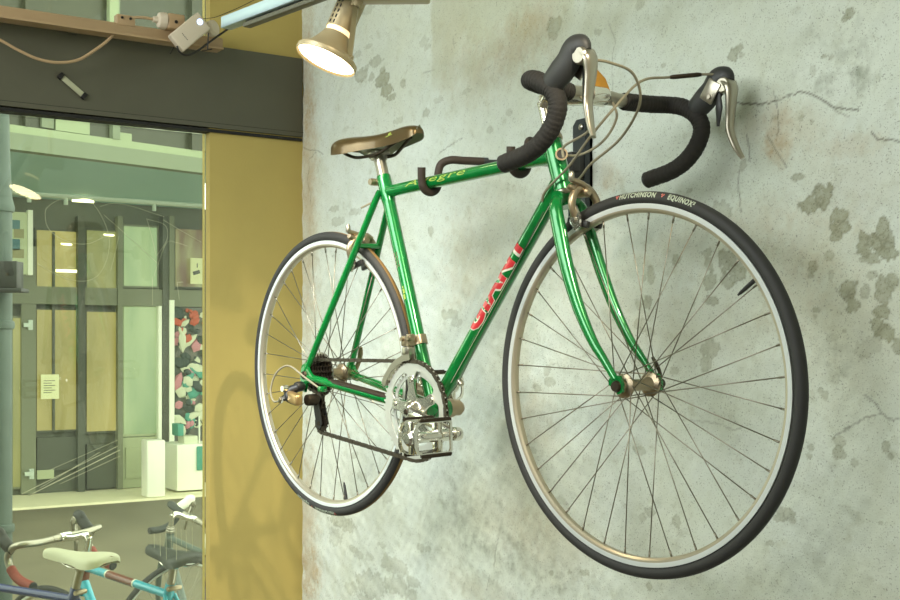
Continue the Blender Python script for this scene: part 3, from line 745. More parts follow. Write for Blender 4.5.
class SineNoise:
    def __init__(s, seed, wl, n=10):
        r = np.random.RandomState(seed); a = r.uniform(0, 2 * PI, n); k = 2 * PI / (wl * r.uniform(.55, 1.6, n))
        s.kx, s.kz, s.ph = k * np.cos(a), k * np.sin(a), r.uniform(0, 2 * PI, n); s.n = n
    def __call__(s, x, z):
        o = np.zeros_like(x)
        for i in range(s.n): o += np.sin(s.kx[i] * x + s.kz[i] * z + s.ph[i])
        return o / math.sqrt(s.n / 2)
def build_concrete_wall():
    xs = np.concatenate([np.arange(0, 2.28, .003), np.array([2.5, 3, 3.6, 4.2, 5.0])])
    zs = np.concatenate([np.array([0, .3, .6]), np.arange(.80, 2.80, .003), np.array([2.9, 3.2])])
    nx, nz = len(xs), len(zs)
    X, Z = np.meshgrid(xs, zs); X = X.ravel(); Z = Z.ravel()
    n1, n2, n3 = SineNoise(1, .05, 14), SineNoise(2, .018, 14), SineNoise(3, .12, 14)
    e1 = n1(X, Z); e2 = n2(X, Z); e3 = n3(X, Z)
    Y = (e1 * .0006 + e3 * .0010)
    def field(lst, soft, amp):
        out = np.zeros_like(X); edge = np.zeros_like(X)
        for (u, v, a, b, st) in lst:
            cx, cz = px_wall(u, v); ax, _ = px_wall(u + 1, v); _, bz = px_wall(u, v + 1)
            rx, rz = a * abs(ax - cx), b * abs(bz - cz)
            sel = np.where((abs(X - cx) < rx * 2.4) & (abs(Z - cz) < rz * 2.4))[0]
            if not len(sel): continue
            d = np.sqrt(((X[sel] - cx) / rx) ** 2 + ((Z[sel] - cz) / rz) ** 2)
            d = d + amp * (e1[sel] * .6 + e2[sel] * .5)
            t = np.clip((1 + soft - d) / (2 * soft), 0, 1); t = t * t * (3 - 2 * t)
            out[sel] = np.maximum(out[sel], t * st) if soft < .5 else out[sel] + t * st
            if soft < .5: edge[sel] = np.maximum(edge[sel], np.exp(-((d - .98) / .10) ** 2) * st)
        return out, edge
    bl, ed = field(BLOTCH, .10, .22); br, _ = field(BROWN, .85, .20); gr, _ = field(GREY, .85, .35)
    ed = ed * (bl < .97 * np.maximum(bl, .001) + 1)  
    cr = np.zeros_like(X)
    for (pl, w, st) in CRACKS:
        P = [px_wall(*p) for p in pl]
        for (x0, z0), (x1, z1) in zip(P[:-1], P[1:]):
            sel = np.where((X > min(x0, x1) - .03) & (X < max(x0, x1) + .03) & (Z > min(z0, z1) - .03) & (Z < max(z0, z1) + .03))[0]
            if not len(sel): continue
            xx, zz = X[sel] + e2[sel] * .0008, Z[sel] - e2[sel] * .0008
            dx, dz = x1 - x0, z1 - z0; t = np.clip(((xx - x0) * dx + (zz - z0) * dz) / (dx * dx + dz * dz + 1e-12), 0, 1)
            d = np.hypot(xx - x0 - t * dx, zz - z0 - t * dz)
            cr[sel] = np.maximum(cr[sel], st * np.clip(1.4 - d / (.0011 * w + .0006), 0, 1))
    # boundary of light and shade painted as a tan tone, straight down the wall
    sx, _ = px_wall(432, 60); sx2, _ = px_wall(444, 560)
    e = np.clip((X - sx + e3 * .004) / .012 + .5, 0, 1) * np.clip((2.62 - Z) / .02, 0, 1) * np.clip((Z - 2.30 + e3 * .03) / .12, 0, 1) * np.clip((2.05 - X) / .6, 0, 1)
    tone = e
    me = bpy.data.meshes.new('wall_back')
    co = np.stack([X, Y - .0006, Z], 1); idx = np.arange(nx * nz).reshape(nz, nx)
    quads = np.stack([idx[:-1, :-1], idx[:-1, 1:], idx[1:, 1:], idx[1:, :-1]], -1).reshape(-1, 4)
    nb = nx * nz
    box = np.array([[0, .004, 0], [5, .004, 0], [5, .16, 0], [0, .16, 0], [0, .004, 3.2], [5, .004, 3.2], [5, .16, 3.2], [0, .16, 3.2]])
    bq = np.array([[0, 3, 2, 1], [4, 5, 6, 7], [0, 1, 5, 4], [2, 3, 7, 6], [0, 4, 7, 3], [1, 2, 6, 5]]) + nb
    allv = np.concatenate([co, box]); allq = np.concatenate([quads, bq])
    me.vertices.add(len(allv)); me.vertices.foreach_set('co', allv.ravel())
    me.loops.add(allq.size); me.loops.foreach_set('vertex_index', allq.ravel().astype(np.int32))
    me.polygons.add(len(allq)); me.polygons.foreach_set('loop_start', (np.arange(len(allq)) * 4).astype(np.int32))
    me.polygons.foreach_set('loop_total', np.full(len(allq), 4, np.int32)); me.update(calc_edges=True)
    for nm, arr in (('blotch', bl), ('edge', ed), ('brown', np.clip(br, 0, 1)), ('grey', np.clip(gr, 0, 1)), ('crack', cr), ('shade_tone', tone)):
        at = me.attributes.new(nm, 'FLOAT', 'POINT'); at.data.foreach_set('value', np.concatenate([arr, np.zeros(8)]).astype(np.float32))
    me.shade_smooth()
    o = bpy.data.objects.new('wall_back', me); COL.objects.link(o); o['kind'] = 'structure'
    return o
def plaster_material():
    m = bpy.data.materials.new('stained_plaster'); m.use_nodes = True; nt = m.node_tree; N = nt.nodes; L = nt.links; b = N['Principled BSDF']
    b.inputs['Roughness'].default_value = .85; b.inputs['Specular IOR Level'].default_value = .2
    tc = N.new('ShaderNodeTexCoord')
    def noise(sc, det=4, rough=.6):
        n = N.new('ShaderNodeTexNoise'); n.inputs['Scale'].default_value = sc; n.inputs['Detail'].default_value = det; n.inputs['Roughness'].default_value = rough
        L.new(tc.outputs['Object'], n.inputs['Vector']); return n.outputs['Fac']
    def attr(n):
        a = N.new('ShaderNodeAttribute'); a.attribute_name = n; return a.outputs['Fac']
    def rng(x, a, c, d=0, e=1):
        r = N.new('ShaderNodeMapRange'); r.inputs['From Min'].default_value = a; r.inputs['From Max'].default_value = c; r.inputs['To Min'].default_value = d; r.inputs['To Max'].default_value = e
        L.new(x, r.inputs['Value']); return r.outputs['Result']
    def mul(x, y):
        n = N.new('ShaderNodeMath'); n.operation = 'MULTIPLY'
        for i, q in enumerate((x, y)):
            if isinstance(q, (int, float)): n.inputs[i].default_value = q
            else: L.new(q, n.inputs[i])
        return n.outputs[0]
    def mix(c, fac, col):
        n = N.new('ShaderNodeMix'); n.data_type = 'RGBA'
        L.new(fac, n.inputs['Factor']) if not isinstance(fac, (int, float)) else None
        if isinstance(c, tuple): n.inputs['A'].default_value = c
        else: L.new(c, n.inputs['A'])
        n.inputs['B'].default_value = col; return n.outputs['Result']
    base = rgb(*WALL_RGB)
    c = mix(base, rng(noise(2.2, 5), .42, .66, 0, .45), rgb(204, 206, 178))
    c = mix(c, rng(noise(7, 6), .50, .72, 0, .4), rgb(192, 200, 178))
    c = mix(c, rng(noise(26, 5), .56, .74, 0, .40), rgb(166, 168, 140))
    c = mix(c, mul(attr('shade_tone'), .42), rgb(176, 176, 140))
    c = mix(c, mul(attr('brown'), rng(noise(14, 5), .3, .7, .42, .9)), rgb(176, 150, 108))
    c = mix(c, mul(attr('grey'), rng(noise(22, 6), .42, .62, .0, 1.1)), rgb(128, 134, 116))
    c = mix(c, mul(attr('blotch'), rng(noise(60, 4), .25, .7, .45, .8)), rgb(138, 138, 108))
    c = mix(c, mul(attr('edge'), .45), rgb(104, 104, 78))
    # pores and fine dirt specks
    c = mix(c, rng(noise(360, 2, .5), .60, .72, 0, .55), rgb(78, 74, 58))
    c = mix(c, mul(rng(noise(150, 3, .6), .64, .72, 0, .6), rng(noise(5, 3), .45, .6)), rgb(96, 92, 72))
    c = mix(c, mul(attr('crack'), .8), rgb(78, 72, 56))
    L.new(c, b.inputs['Base Color'])
    h = N.new('ShaderNodeMath'); h.operation = 'ADD'; L.new(noise(60, 6, .65), h.inputs[0]); L.new(mul(noise(420, 2), .4), h.inputs[1])
    bp = N.new('ShaderNodeBump'); bp.inputs['Strength'].default_value = .5; bp.inputs['Distance'].default_value = .003
    L.new(h.outputs[0], bp.inputs['Height']); L.new(bp.outputs['Normal'], b.inputs['Normal'])
    return m
WALL_RGB = (216, 224, 214)
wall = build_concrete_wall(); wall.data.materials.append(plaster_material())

# ------------------------------------------------------------------ room shell
def struct(o): o['kind'] = 'structure'; return o
M['ochre'] = mat('ochre_paint', rgb(180, 160, 90), .7, bump=.12, bscale=120, var=.05, vscale=4)
M['beam'] = mat('dark_beam_paint', rgb(90, 88, 72), .5, bump=.06, bscale=400, var=.06, vscale=5)
M['beam_under'] = mat('beam_gasket', rgb(18, 17, 15), .6)
M['floor'] = mat('worn_floor', rgb(96, 86, 70), .6, var=.2, vscale=3)
M['ceil'] = mat('ceiling_paint', rgb(190, 184, 160), .8)
M['frame_dark'] = mat('window_frame_paint', rgb(60, 62, 56), .5)
def glass_mat(name, tint, gl=.08, dirt=.10):
    m = bpy.data.materials.new(name); m.use_nodes = True; nt = m.node_tree; N = nt.nodes; L = nt.links
    for n in list(N): N.remove(n)
    out = N.new('ShaderNodeOutputMaterial'); tr = N.new('ShaderNodeBsdfTransparent'); tr.inputs[0].default_value = tint
    g = N.new('ShaderNodeBsdfGlossy'); g.inputs['Roughness'].default_value = .01; g.inputs[0].default_value = (1, 1, 1, 1)
    df = N.new('ShaderNodeBsdfDiffuse'); df.inputs[0].default_value = rgb(206, 214, 170)
    lw = N.new('ShaderNodeFresnel'); lw.inputs['IOR'].default_value = 1.5
    mx = N.new('ShaderNodeMixShader'); L.new(lw.outputs[0], mx.inputs[0]); L.new(tr.outputs[0], mx.inputs[1]); L.new(g.outputs[0], mx.inputs[2])
    tc = N.new('ShaderNodeTexCoord'); n = N.new('ShaderNodeTexNoise'); n.inputs['Scale'].default_value = 6; n.inputs['Detail'].default_value = 6
    L.new(tc.outputs['Object'], n.inputs['Vector'])
    mr = N.new('ShaderNodeMapRange'); mr.inputs['From Min'].default_value = .35; mr.inputs['From Max'].default_value = .75; mr.inputs['To Min'].default_value = dirt * .3; mr.inputs['To Max'].default_value = dirt * 1.5
    L.new(n.outputs['Fac'], mr.inputs['Value'])
    m2 = N.new('ShaderNodeMixShader'); L.new(mr.outputs[0], m2.inputs[0]); L.new(mx.outputs[0], m2.inputs[1]); L.new(df.outputs[0], m2.inputs[2]); L.new(m2.outputs[0], out.inputs[0])
    return m
M['glass'] = glass_mat('dusty_greenish_glass', (.92, .98, .88, 1), dirt=.018)
PIER_Y = -.308; ZB0, ZB1 = 2.302, 2.553
m = MB(); m.box((-.03, PIER_Y / 2 + .002, 1.6), (.06, -PIER_Y + .004, 3.2)); wl = struct(m.build('wall_left', M['ochre'], smooth=False))
m = MB(); m.box((-.03, (PIER_Y - 3.45) / 2, .225), (.06, PIER_Y + 3.45, .45)); m.box((-.03, -4.7, 1.6), (.06, 2.5, 3.2)); struct(m.build('wall_left.001', M['ochre'], smooth=False))
m = MB(); m.box((-.022, -1.745, (ZB0 + ZB1) / 2 + .002), (.062, 3.482, ZB1 - ZB0 - .004), bev=.002); bt = struct(m.build('trim_1', M['beam']))
m = MB(); m.box((-.018, -1.745, ZB0 - .0045), (.050, 3.48, .009)); m.build('beam_gasket', M['beam_under'], bt, smooth=False)
m = MB()
for k in range(40):
    a = -1.0 + k * .025; mm_z = ZB0 + .018
    m.box((.0092, a + .0125, mm_z), (.0004, .025, .0012))
m.build('panel_joint', M['beam_under'], bt, smooth=False)
m = MB(); m.box((-.035, (PIER_Y - 3.45) / 2, (.45 + ZB0 - .009) / 2), (.006, PIER_Y + 3.45 - .002, ZB0 - .009 - .45 - .002)); w1 = struct(m.build('window_1', M['glass'], smooth=False))
m = MB(); m.box((-.035, (PIER_Y - 3.45) / 2, (ZB1 + 3.2) / 2 + .002), (.006, PIER_Y + 3.45 - .002, 3.2 - ZB1 - .008)); w2 = struct(m.build('window_2', M['glass'], smooth=False))
m = MB(); m.box((2.5, -3, -.05), (5.12, 6.3, .1)); struct(m.build('floor', M['floor'], smooth=False))
m = MB(); m.box((2.5, -3, 3.25), (5.12, 6.3, .1)); struct(m.build('ceiling', M['ceil'], smooth=False))
m = MB(); m.box((5.06, -3, 1.6), (.12, 6.3, 3.2)); struct(m.build('wall_right', M['ceil'], smooth=False))
m = MB(); m.box((2.5, -6.06, 1.6), (5.0, .12, 3.2)); struct(m.build('wall_front', M['ceil'], smooth=False))

# scratches etched into the glass
M['scratch'] = mat('glass_scratch', rgb(176, 182, 146), .6)
def scratch(pts, w=.0011, sub=6):
    P = [on_x(u, v, -.0315) for u, v in pts]; m = MB(); m.tube(smooth_path(P, sub) if len(P) > 2 else P, w / 2, 5)
    m.build('scratch', M['scratch'], w1, smooth=False)
q3 = lambda L: [(x / 3.0, 200 + y / 3.0) for x, y in L]
for L_ in ([(135,40),(140,75),(165,105),(215,128),(265,131),(310,112)], [(200,-6),(165,5),(140,25),(135,40)], [(272,2),(300,40),(322,90),(328,135),(318,185),(295,225),(262,242),(215,240),(160,218),(112,190)],
           [(300,20),(340,10),(400,20),(455,38),(492,50)], [(312,45),(380,105),(440,160),(478,195)], [(440,55),(455,110),(468,165)], [(490,60),(540,90),(603,126)], [(442,58),(490,72),(503,95),(498,125),(470,168)],
           [(462,228),(475,190),(500,128),(530,128),(562,138)], [(357,108),(345,160),(332,212)], [(457,232),(458,316)], [(531,246),(538,300)], [(529,247),(550,246)]):
    scratch(q3(L_))
for (a, b, w) in (((22,494),(118,446),.0016),((28,496),(120,450),.0022),((40,488),(100,452),.0012),((60,484),(120,456),.0012),((50,470),(118,440),.0010)):
    scratch([a, b], w)
for (x, y0, y1) in ((154,533,548),(160,534,556),(166,531,560),(171,530,548),(176,528,560),(181,529,545),(186,531,552),(192,526,548)):
    scratch([(x, y0), (x + .4, y1)], .0012)

# ------------------------------------------------------------------ the bicycle on the wall
BIKE = Matrix(((0.9941, -0.1081, 0.0053, .8927), (0.1082, 0.9937, -0.0291, -.3662), (-0.0021, 0.0295, 0.9996, 1.5837), (0, 0, 0, 1)))
bike, Ff, barc = make_bike(dict(steer=.0355), BIKE, 'green steel road bicycle with drop handlebar hung on the stained plaster wall')
bw = lambda x, y, z: BIKE @ V((x, y, z))
# amber leather flap behind the bar centre (rides with the handlebar)
m = MB(lambda p: Ff(p)); b = barc
o_ = V((b.x - .006, -.020, b.z + .016))
fl = [(-.036, -.008), (-.022, .020), (.004, .032), (.030, .019), (.056, -.012), (.024, -.016), (-.012, -.017)]
m.prism(fl, -.002, .002, lambda a, c, h: o_ + V((h + c * .1, a * .9 + .02, c)))
fo = m.build('leather_flap', M['amber'], bike); fo['label'] = 'amber leather flap behind the bar'

# ------------------------------------------------------------------ wall rack
def inv(w): return BIKE.inverted() @ w
pz = on_y(583, 163, -.02)
rack = empty('bicycle_wall_rack', 'black metal wall rack whose two padded hooks carry the green bicycle', 'bike rack', Matrix.Translation((pz.x, 0, on_y(583, 221, 0).z)))
R0 = rack.matrix_world.translation.copy(); rx = lambda p: V(p) - R0
zt = on_y(583, 119.5, 0).z; zb = on_y(583, 221, 0).z
wl_, wr_ = on_y(574.5, 150, -.004).x, on_y(591.5, 150, -.004).x
cx = (wl_ + wr_) / 2; wd = (wr_ - wl_)
m = MB(rx)
pl = [(cx - wd / 2, zb), (cx + wd / 2, zb), (cx + wd / 2, zt - .012), (cx + wd * .3, zt), (cx - wd * .3, zt), (cx - wd / 2, zt - .012)]
m.prism(pl, -.0085, -.0020, lambda x, z, h: V((x, h, z))); m.box((cx + wd / 2 - .002, -.012, (zt + zb) / 2), (.004, .020, zt - zb - .02)); m.box((cx - wd / 2 + .002, -.012, (zt + zb) / 2 - .03), (.004, .020, zt - zb - .08))
m.build('wall_plate', M['rackblack'], rack)
m = MB(rx); m.box((cx, -.032, pz.z - .006), (wd * .92, .050, .055), bev=.004); m.box((cx, -.050, pz.z - .006), (wd * 1.25, .020, .032), bev=.003); m.build('hinge_block', M['black'], rack)
for dz in (-.018, -.185):
    m = MB(rx); m.lathe([(0, 0), (.0062, 0), (.0068, -.003), (.004, -.005), (0, -.0045)], (cx, -.0085, zt + dz), (0, 1, 0), 16); m.build('screw', M['alloy'], rack)
tt_z = lambda x: .4035 + (x - .2478) * (.0155 / .53)
for hx in RACK_HOOKS:
    zt0 = tt_z(hx); r = .0215; loc = []
    for a in (math.radians(t) for t in (178, 205, 235, 270, 305, 335, 362)):
        loc.append((hx, r * math.cos(a), zt0 + .001 + r * math.sin(a)))
    tip = [(hx + .004, -.0245, zt0 + .030), (hx + .002, -.0235, zt0 + .014)]
    risr = [(hx, .0225, zt0 + .020), (hx + (.004 if hx < .5 else -.004), .028, zt0 + .040), (hx + (.018 if hx < .5 else -.014), .042, zt0 + .048)]
    H = [bw(*p) for p in tip + loc + risr]
    endp = V((cx + (-.006 if hx < .5 else .006), -.058, pz.z - .004))
    A_ = H[-1]; sl = A_.lerp(endp, .30)
    m = MB(rx); m.tube(smooth_path(H + [A_.lerp(endp, .10), A_.lerp(endp, .2), sl], 5), .0084, 14); m.build('padded_hook', M['foam'], rack)
    m = MB(rx); m.tube([A_.lerp(endp, .27), endp], .0048, 10); m.tube([A_.lerp(endp, .29), A_.lerp(endp, .33)], .0088, 12); m.build('arm', M['rackblack'], rack)

# ------------------------------------------------------------------ lamp, track, rails, plugs
cdir = lambda x, y, z: (EX * 0 + V((EX.x * x + EX.y * y, EY.x * x + EY.y * y, z))).normalized()
lamp_c = at_depth(325, 62, 2.44)
nf = cdir(-.38, -.14, -.915); back = -nf
tr_z = at_depth(400, 4.5, 2.44)
lampo = empty('track_spotlight', 'lit beige spotlight with round lamp pointing down left from the ceiling track', 'lamp', Matrix.Translation(lamp_c))
lx = lambda p: V(p) - lamp_c
m = MB(lx); m.lathe([(.0600, .006), (.0640, .002), (.0660, .006), (.0655, .013), (.061, .017), (.048, .026), (.038, .042), (.031, .056), (.029, .062), (.0, .062)], lamp_c, back, 48); sh = m.build('lamp_shade', M['lampbody'], lampo)
m = MB(lx); m.lathe([(0, .0035), (.030, .004), (.0605, .0065), (.058, .012), (0, .012)], lamp_c, back, 48); m.build('lens', M['glow'], lampo)
m = MB(lx); m.lathe([(.0, .073), (.0285, .073), (.0285, .165), (.022, .172), (0, .172)], lamp_c, back, 32); hs = m.build('lamp_socket', M['lampbody'], lampo)
side = cdir(1, -.35, -.12); side = (side - back * side.dot(back)).normalized(); oth = back.cross(side)
m = MB(lx); m.lathe([(.027, .062), (.026, .068), (.027, .073)], lamp_c, back, 28); m.build('bulb_neck', M['neck'], lampo)
cf = (CAM - lamp_c); cf = (cf - back * cf.dot(back)).normalized(); sd_ = back.cross(cf)
if sd_.dot(cdir(1, 0, 0)) > 0: sd_ = -sd_
m = MB(lx)
for i in range(-2, 3):
    for j in range(2):
        a = math.radians(38 + j * 20); d = cf * math.cos(a) + sd_ * math.sin(a)
        m.tube([lamp_c + back * (.100 + i * .012) + d * .0286, lamp_c + back * (.107 + i * .012) + d * .0286], .0016, 6)
m.build('vent_slot', M['black'], hs)
# bracket strap
arm0 = lamp_c + back * .020 + side * .050; top_pt = at_depth(356, 5, 2.42)
m = MB(lx); d0 = (top_pt - arm0)
m.tube([arm0 - d0 * .05, arm0 + d0 * .5, arm0 + d0 * 1.0], [.013, .013, .014], 4, flat=.35, up=oth); m.lathe([(0, -.004), (.006, -.004), (.006, .006), (0, .006)], arm0 + d0 * .02, side, 14)
m.build('bracket', M['lampbody'], lampo)
tdir = cdir(1, -.02, 0)
tr0 = at_depth(352, -4, 2.42)
ang = math.atan2(tdir.y, tdir.x); Rt = Matrix.Rotation(ang, 3, 'Z')
tc_ = at_depth(392, -3, 2.42)
m = MB(); m.box((0, 0, .012), (.155, .045, .045), bev=.006); m.tube([(.02, 0, .03), (.02, 0, 3.2 - tc_.z)], .009, 12)
tk = m.build('lamp_track', M['lampbody'], None, tc_); tk.rotation_euler = (0, 0, ang)
tag(tk, 'beige track box at the top edge carrying the lit spotlight', 'lamp track')
m = MB(lx); m.tube([top_pt - EZ * .004, at_depth(360, -6, 2.42)], .012, 14); m.build('pivot', M['lampbody'], lampo)

# aluminium rail slanting across the upper left corner
ra = at_depth(226, 26, 2.70); rdir = cdir(.668, -.744, 0.004)
rail = empty('aluminium_rail', 'pale blue aluminium rail slanting in from the top left beside the white box', 'rail', Matrix.Translation(ra))
Rr = Matrix.Rotation(math.atan2(rdir.y, rdir.x), 3, 'Z'); rxx = lambda p: V(p) - ra
m = MB(rxx); m.box(ra + rdir * .62 + EZ * .003, (1.24, .028, .026), Rr, .002); m.build('rail_profile', M['alu'], rail)
m = MB(rxx); m.box(ra + rdir * .66 - EZ * .017 + cdir(.744, .668, 0) * .004, (1.16, .020, .010), Rr, .002); m.build('bottom_lip', M['beam'], rail)
m = MB(rxx); m.tube([ra + rdir * .9 + EZ * .01, V(((ra + rdir * .9).x, (ra + rdir * .9).y, 3.2))], .003, 8); m.build('hanger', M['alloy'], rail)

# beige trunking along the window wall
cz = 2.5385; ch = .034
m = MB(); m.box((.072, -1.52, cz), (.048, 2.43, ch), bev=.002); m.box((.099, -1.52, cz - ch / 2 + .003), (.006, 2.43, .006)); tr = m.build('cable_trunking', M['beige'])
tag(tr, 'beige square trunking running along the top of the dark beam', 'trunking')
for yy in (-.72, -1.6):
    m = MB(); m.box((.024, yy, cz), (.050, .03, .022)); m.build('wall_spacer', M['beam'], tr)
bp_ = on_x(126, 19, .095)
m = MB(); m.box(bp_ + V((-.012, 0, -.004)), (.030, .052, .030), bev=.002); m.build('clamp', M['beige'], tr)
for dv in (-.012, .012):
    m = MB(); m.lathe([(0, 0), (.004, 0), (.0035, .003), (0, .003)], bp_ + V((.003, dv, .002)), (1, 0, 0), 10); m.build('screw', M['blackcord'], tr)
# hanging cable loop below the trunking
xp = .085
pts = [on_x(u, v, xp) for u, v in ((-22,30),(0,40),(18,50),(38,59),(58,62.5),(78,60),(95,50),(106,42),(113,35))]
m = MB(); m.tube(smooth_path(pts, 6), .0042, 10); c1 = m.build('power_cable', M['beige']); tag(c1, 'beige cable sagging in a loop below the trunking', 'cable')
# plug with its lead
pc_ = on_x(162, 20.5, .105); yd = V((0, 1, 0))
pl_ = empty('power_plug', 'white round plug and socket lying on the beige trunking', 'plug', Matrix.Translation(pc_)); plx = lambda p: V(p) - pc_
m = MB(plx); m.lathe([(0, -.028), (.008, -.026), (.010, -.014), (.021, -.010), (.024, 0), (.024, .010), (0, .010)], pc_, yd, 28); m.build('plug_body', M['whiteplastic'], pl_)
m = MB(plx); m.box(pc_ + V((0, .036, -.002)), (.044, .050, .044), bev=.005, seg=3); sk = m.build('socket', M['beige'], pl_)
m = MB(plx); m.lathe([(0, 0), (.005, 0), (.005, .002), (0, .002)], pc_ + V((.022, .034, -.004)), (1, 0, 0), 12); m.build('screw', M['blackcord'], sk)
m = MB(plx); m.tube(smooth_path([pc_ + V((0, -.026, 0)), on_x(143, 17.5, .10), on_x(133, 18, .095), on_x(127, 22, .09)], 6), .0042, 10); m.build('lead', M['beige'], pl_)
# white box with blue light, tied to the trunking
bc = on_x(191, 31.5, .165)
e1_ = (on_x(198, 11, .165) - on_x(170, 34, .165)); e2_ = (on_x(212, 27.5, .165) - on_x(198, 11, .165))
W1, W2 = e1_.length, e2_.length; e1_.normalize(); n_ = e1_.cross(e2_).normalized(); n_ = n_ if n_.x > 0 else -n_; e2_ = n_.cross(e1_).normalized()
if (on_x(212, 27.5, .165) - on_x(198, 11, .165)).dot(e2_) < 0: e2_ = -e2_
RB = Matrix((e1_, e2_, e1_.cross(e2_))).transposed()
wb = empty('network_box', 'small white plastic box with a blue light tied at the trunking end', 'wireless box', Matrix.Translation(bc)); wbx = lambda p: V(p) - bc
m = MB(wbx); m.box(bc - n_ * .014, (W1, W2, .028), RB, .005, 3); m.build('casing', M['whiteplastic'], wb)
ld = bc + e1_ * (W1 * .36) - e2_ * (W2 * .08)
m = MB(wbx); m.lathe([(.0055, 0), (.0055, .0012), (.0085, .0012), (.0085, 0)], ld, n_, 24); m.lathe([(0, .0002), (.003, .0006), (0, .001)], ld, n_, 12); m.build('status_light', M['blueled'], wb)
m = MB(wbx)
for k in range(5): m.box(bc - e1_ * (W1 * .22 - .003 * 0) + e2_ * (-.010 + k * .005) + n_ * .0003, (.0016, .0035, .0008), RB)
m.build('printed_mark', M['blackcord'], wb, smooth=False)
gp_ = on_x(212, 28.5, .12)
m = MB(wbx); m.lathe([(0, -.012), (.021, -.012), (.023, -.006), (.023, .008), (.016, .014), (0, .014)], gp_, cdir(1, -.6, .1), 28); m.build('round_plug', M['whiteplastic'], wb)
m = MB(); m.tube(smooth_path([on_x(u, v, .165) for u, v in ((177,46),(179,51),(185,55),(193,53.5),(203,47),(215,38),(228,29))], 6), .0030, 8); m.xf = wbx; m.build('power_cord', M['blackcord'], wb)
m = MB(); m.tube(smooth_path([on_x(u, v, .168) for u, v in ((203,18.5),(214,17.5),(226,13),(240,7),(256,-1),(275,-11))], 6), .0009, 6); ck = m.build('thin_wire', M['blackcord']); tag(ck, 'thin dark wire rising from the white box along the rail', 'wire')
m = MB(); P = [on_x(u, v, .19) for u, v in ((208.5,33),(208,42),(207.5,50))]; m.tube(P, .0018, 6); m.tube([on_x(202,51,.19), on_x(212,49,.19)], .0016, 6); ck = m.build('cable_tie', M['blackcord']); tag(ck, 'black cable tie around the end of the beige trunking', 'cable tie')
m = MB(); P = [on_x(u, v, .125) for u, v in ((174,47),(172,50.5),(170,54))]; m.tube(P, .0016, 6); ck = m.build('cable_tie', M['blackcord']); tag(ck, 'short black cable tie sticking out beneath the white box', 'cable tie')
# pale clip on the dark beam
pa, pb = on_x(61, 76, .016), on_x(84, 96, .016); d = pb - pa; ctr = (pa + pb) / 2
Rc = Matrix.Rotation(math.atan2(d.z, d.y), 3, 'X')
cl = empty('metal_clip', 'pale slanted metal clip screwed to the dark beam', 'clip', Matrix.Translation(ctr)); clx = lambda p: V(p) - ctr
m = MB(clx); m.box(ctr, (.004, d.length * .92, .0155), Rc, .001); m.build('clip_plate', M['paleclip'], cl)
for q in (pa, pb):
    m = MB(clx); m.box(q + V((-.001, 0, 0)), (.014, .012, .019), Rc, .002); m.build('end_cap', M['blackcord'], cl)
# ------------------------------------------------------------------ the street outside
M['asphalt'] = mat('street_paving', rgb(112, 106, 84), .85, var=.14, vscale=1.3)
M['sun_strip'] = mat('painted_sun_strip', rgb(232, 226, 190), .8, var=.05, vscale=2)  # sunlight on the far edge of the street, painted as pale ground
M['shop_wall'] = mat('shopfront_cladding', rgb(84, 88, 74), .6, var=.06)
M['shop_frame'] = mat('shopfront_frame', rgb(112, 116, 92), .5)
M['shop_frame_dark'] = mat('shopfront_frame_dark', rgb(70, 74, 62), .5)
M['shop_pale'] = mat('shopfront_pale_panel', rgb(168, 176, 140), .55)
M['shop_white'] = mat('white_and_sunlit_paint', rgb(238, 240, 222), .5)
M['soffit'] = mat('teal_soffit', rgb(158, 192, 190), .7)
M['band'] = mat('pale_green_band', rgb(144, 156, 124), .7)
M['band2'] = mat('grey_green_band', rgb(116, 126, 104), .7)
M['upper_glass'] = mat('upper_window', rgb(60, 63, 47), .3, var=.2, vscale=1.2)
M['pipe'] = mat('galvanised_pipe', rgb(186, 198, 184), .45, .2)
def lit(name, c1, c2, es, sc=1.2):
    m = bpy.data.materials.new(name); m.use_nodes = True; nt = m.node_tree; N = nt.nodes; L = nt.links; b = N['Principled BSDF']
    b.inputs['Base Color'].default_value = (.03, .03, .025, 1); b.inputs['Roughness'].default_value = .3
    tc = N.new('ShaderNodeTexCoord'); n = N.new('ShaderNodeTexNoise'); n.inputs['Scale'].default_value = sc; n.inputs['Detail'].default_value = 4
    mp = N.new('ShaderNodeMapping'); mp.inputs['Scale'].default_value = (1, 2.2, .7); L.new(tc.outputs['Object'], mp.inputs[0]); L.new(mp.outputs[0], n.inputs['Vector'])
    mr = N.new('ShaderNodeMapRange'); mr.inputs['From Min'].default_value = .35; mr.inputs['From Max'].default_value = .68; L.new(n.outputs['Fac'], mr.inputs['Value'])
    mx = N.new('ShaderNodeMix'); mx.data_type = 'RGBA'; L.new(mr.outputs[0], mx.inputs['Factor']); mx.inputs['A'].default_value = c1; mx.inputs['B'].default_value = c2
    L.new(mx.outputs['Result'], b.inputs['Emission Color']); b.inputs['Emission Strength'].default_value = es
    return m
LIT = .75
M['lit_yellow'] = lit('lit_window_yellow', rgb(150, 138, 70), rgb(186, 168, 96), LIT)
M['lit_olive'] = lit('lit_window_olive', rgb(120, 122, 66), rgb(166, 158, 92), LIT)
M['lit_green'] = lit('lit_window_green', rgb(140, 164, 118), rgb(176, 192, 142), LIT)
M['lit_brown'] = lit('lit_window_brown', rgb(96, 62, 40), rgb(150, 150, 100), LIT, 2.5)
M['lit_goods'] = lit('lit_window_goods', rgb(40, 52, 44), rgb(96, 92, 74), LIT, 5)
M['lamp_disc'] = mat('downlight_glow', (1, .9, .6, 1), .5, emit=(1, .88, .58, 1), es=2.6)
M['paper'] = mat('paper', rgb(225, 225, 180), .8)
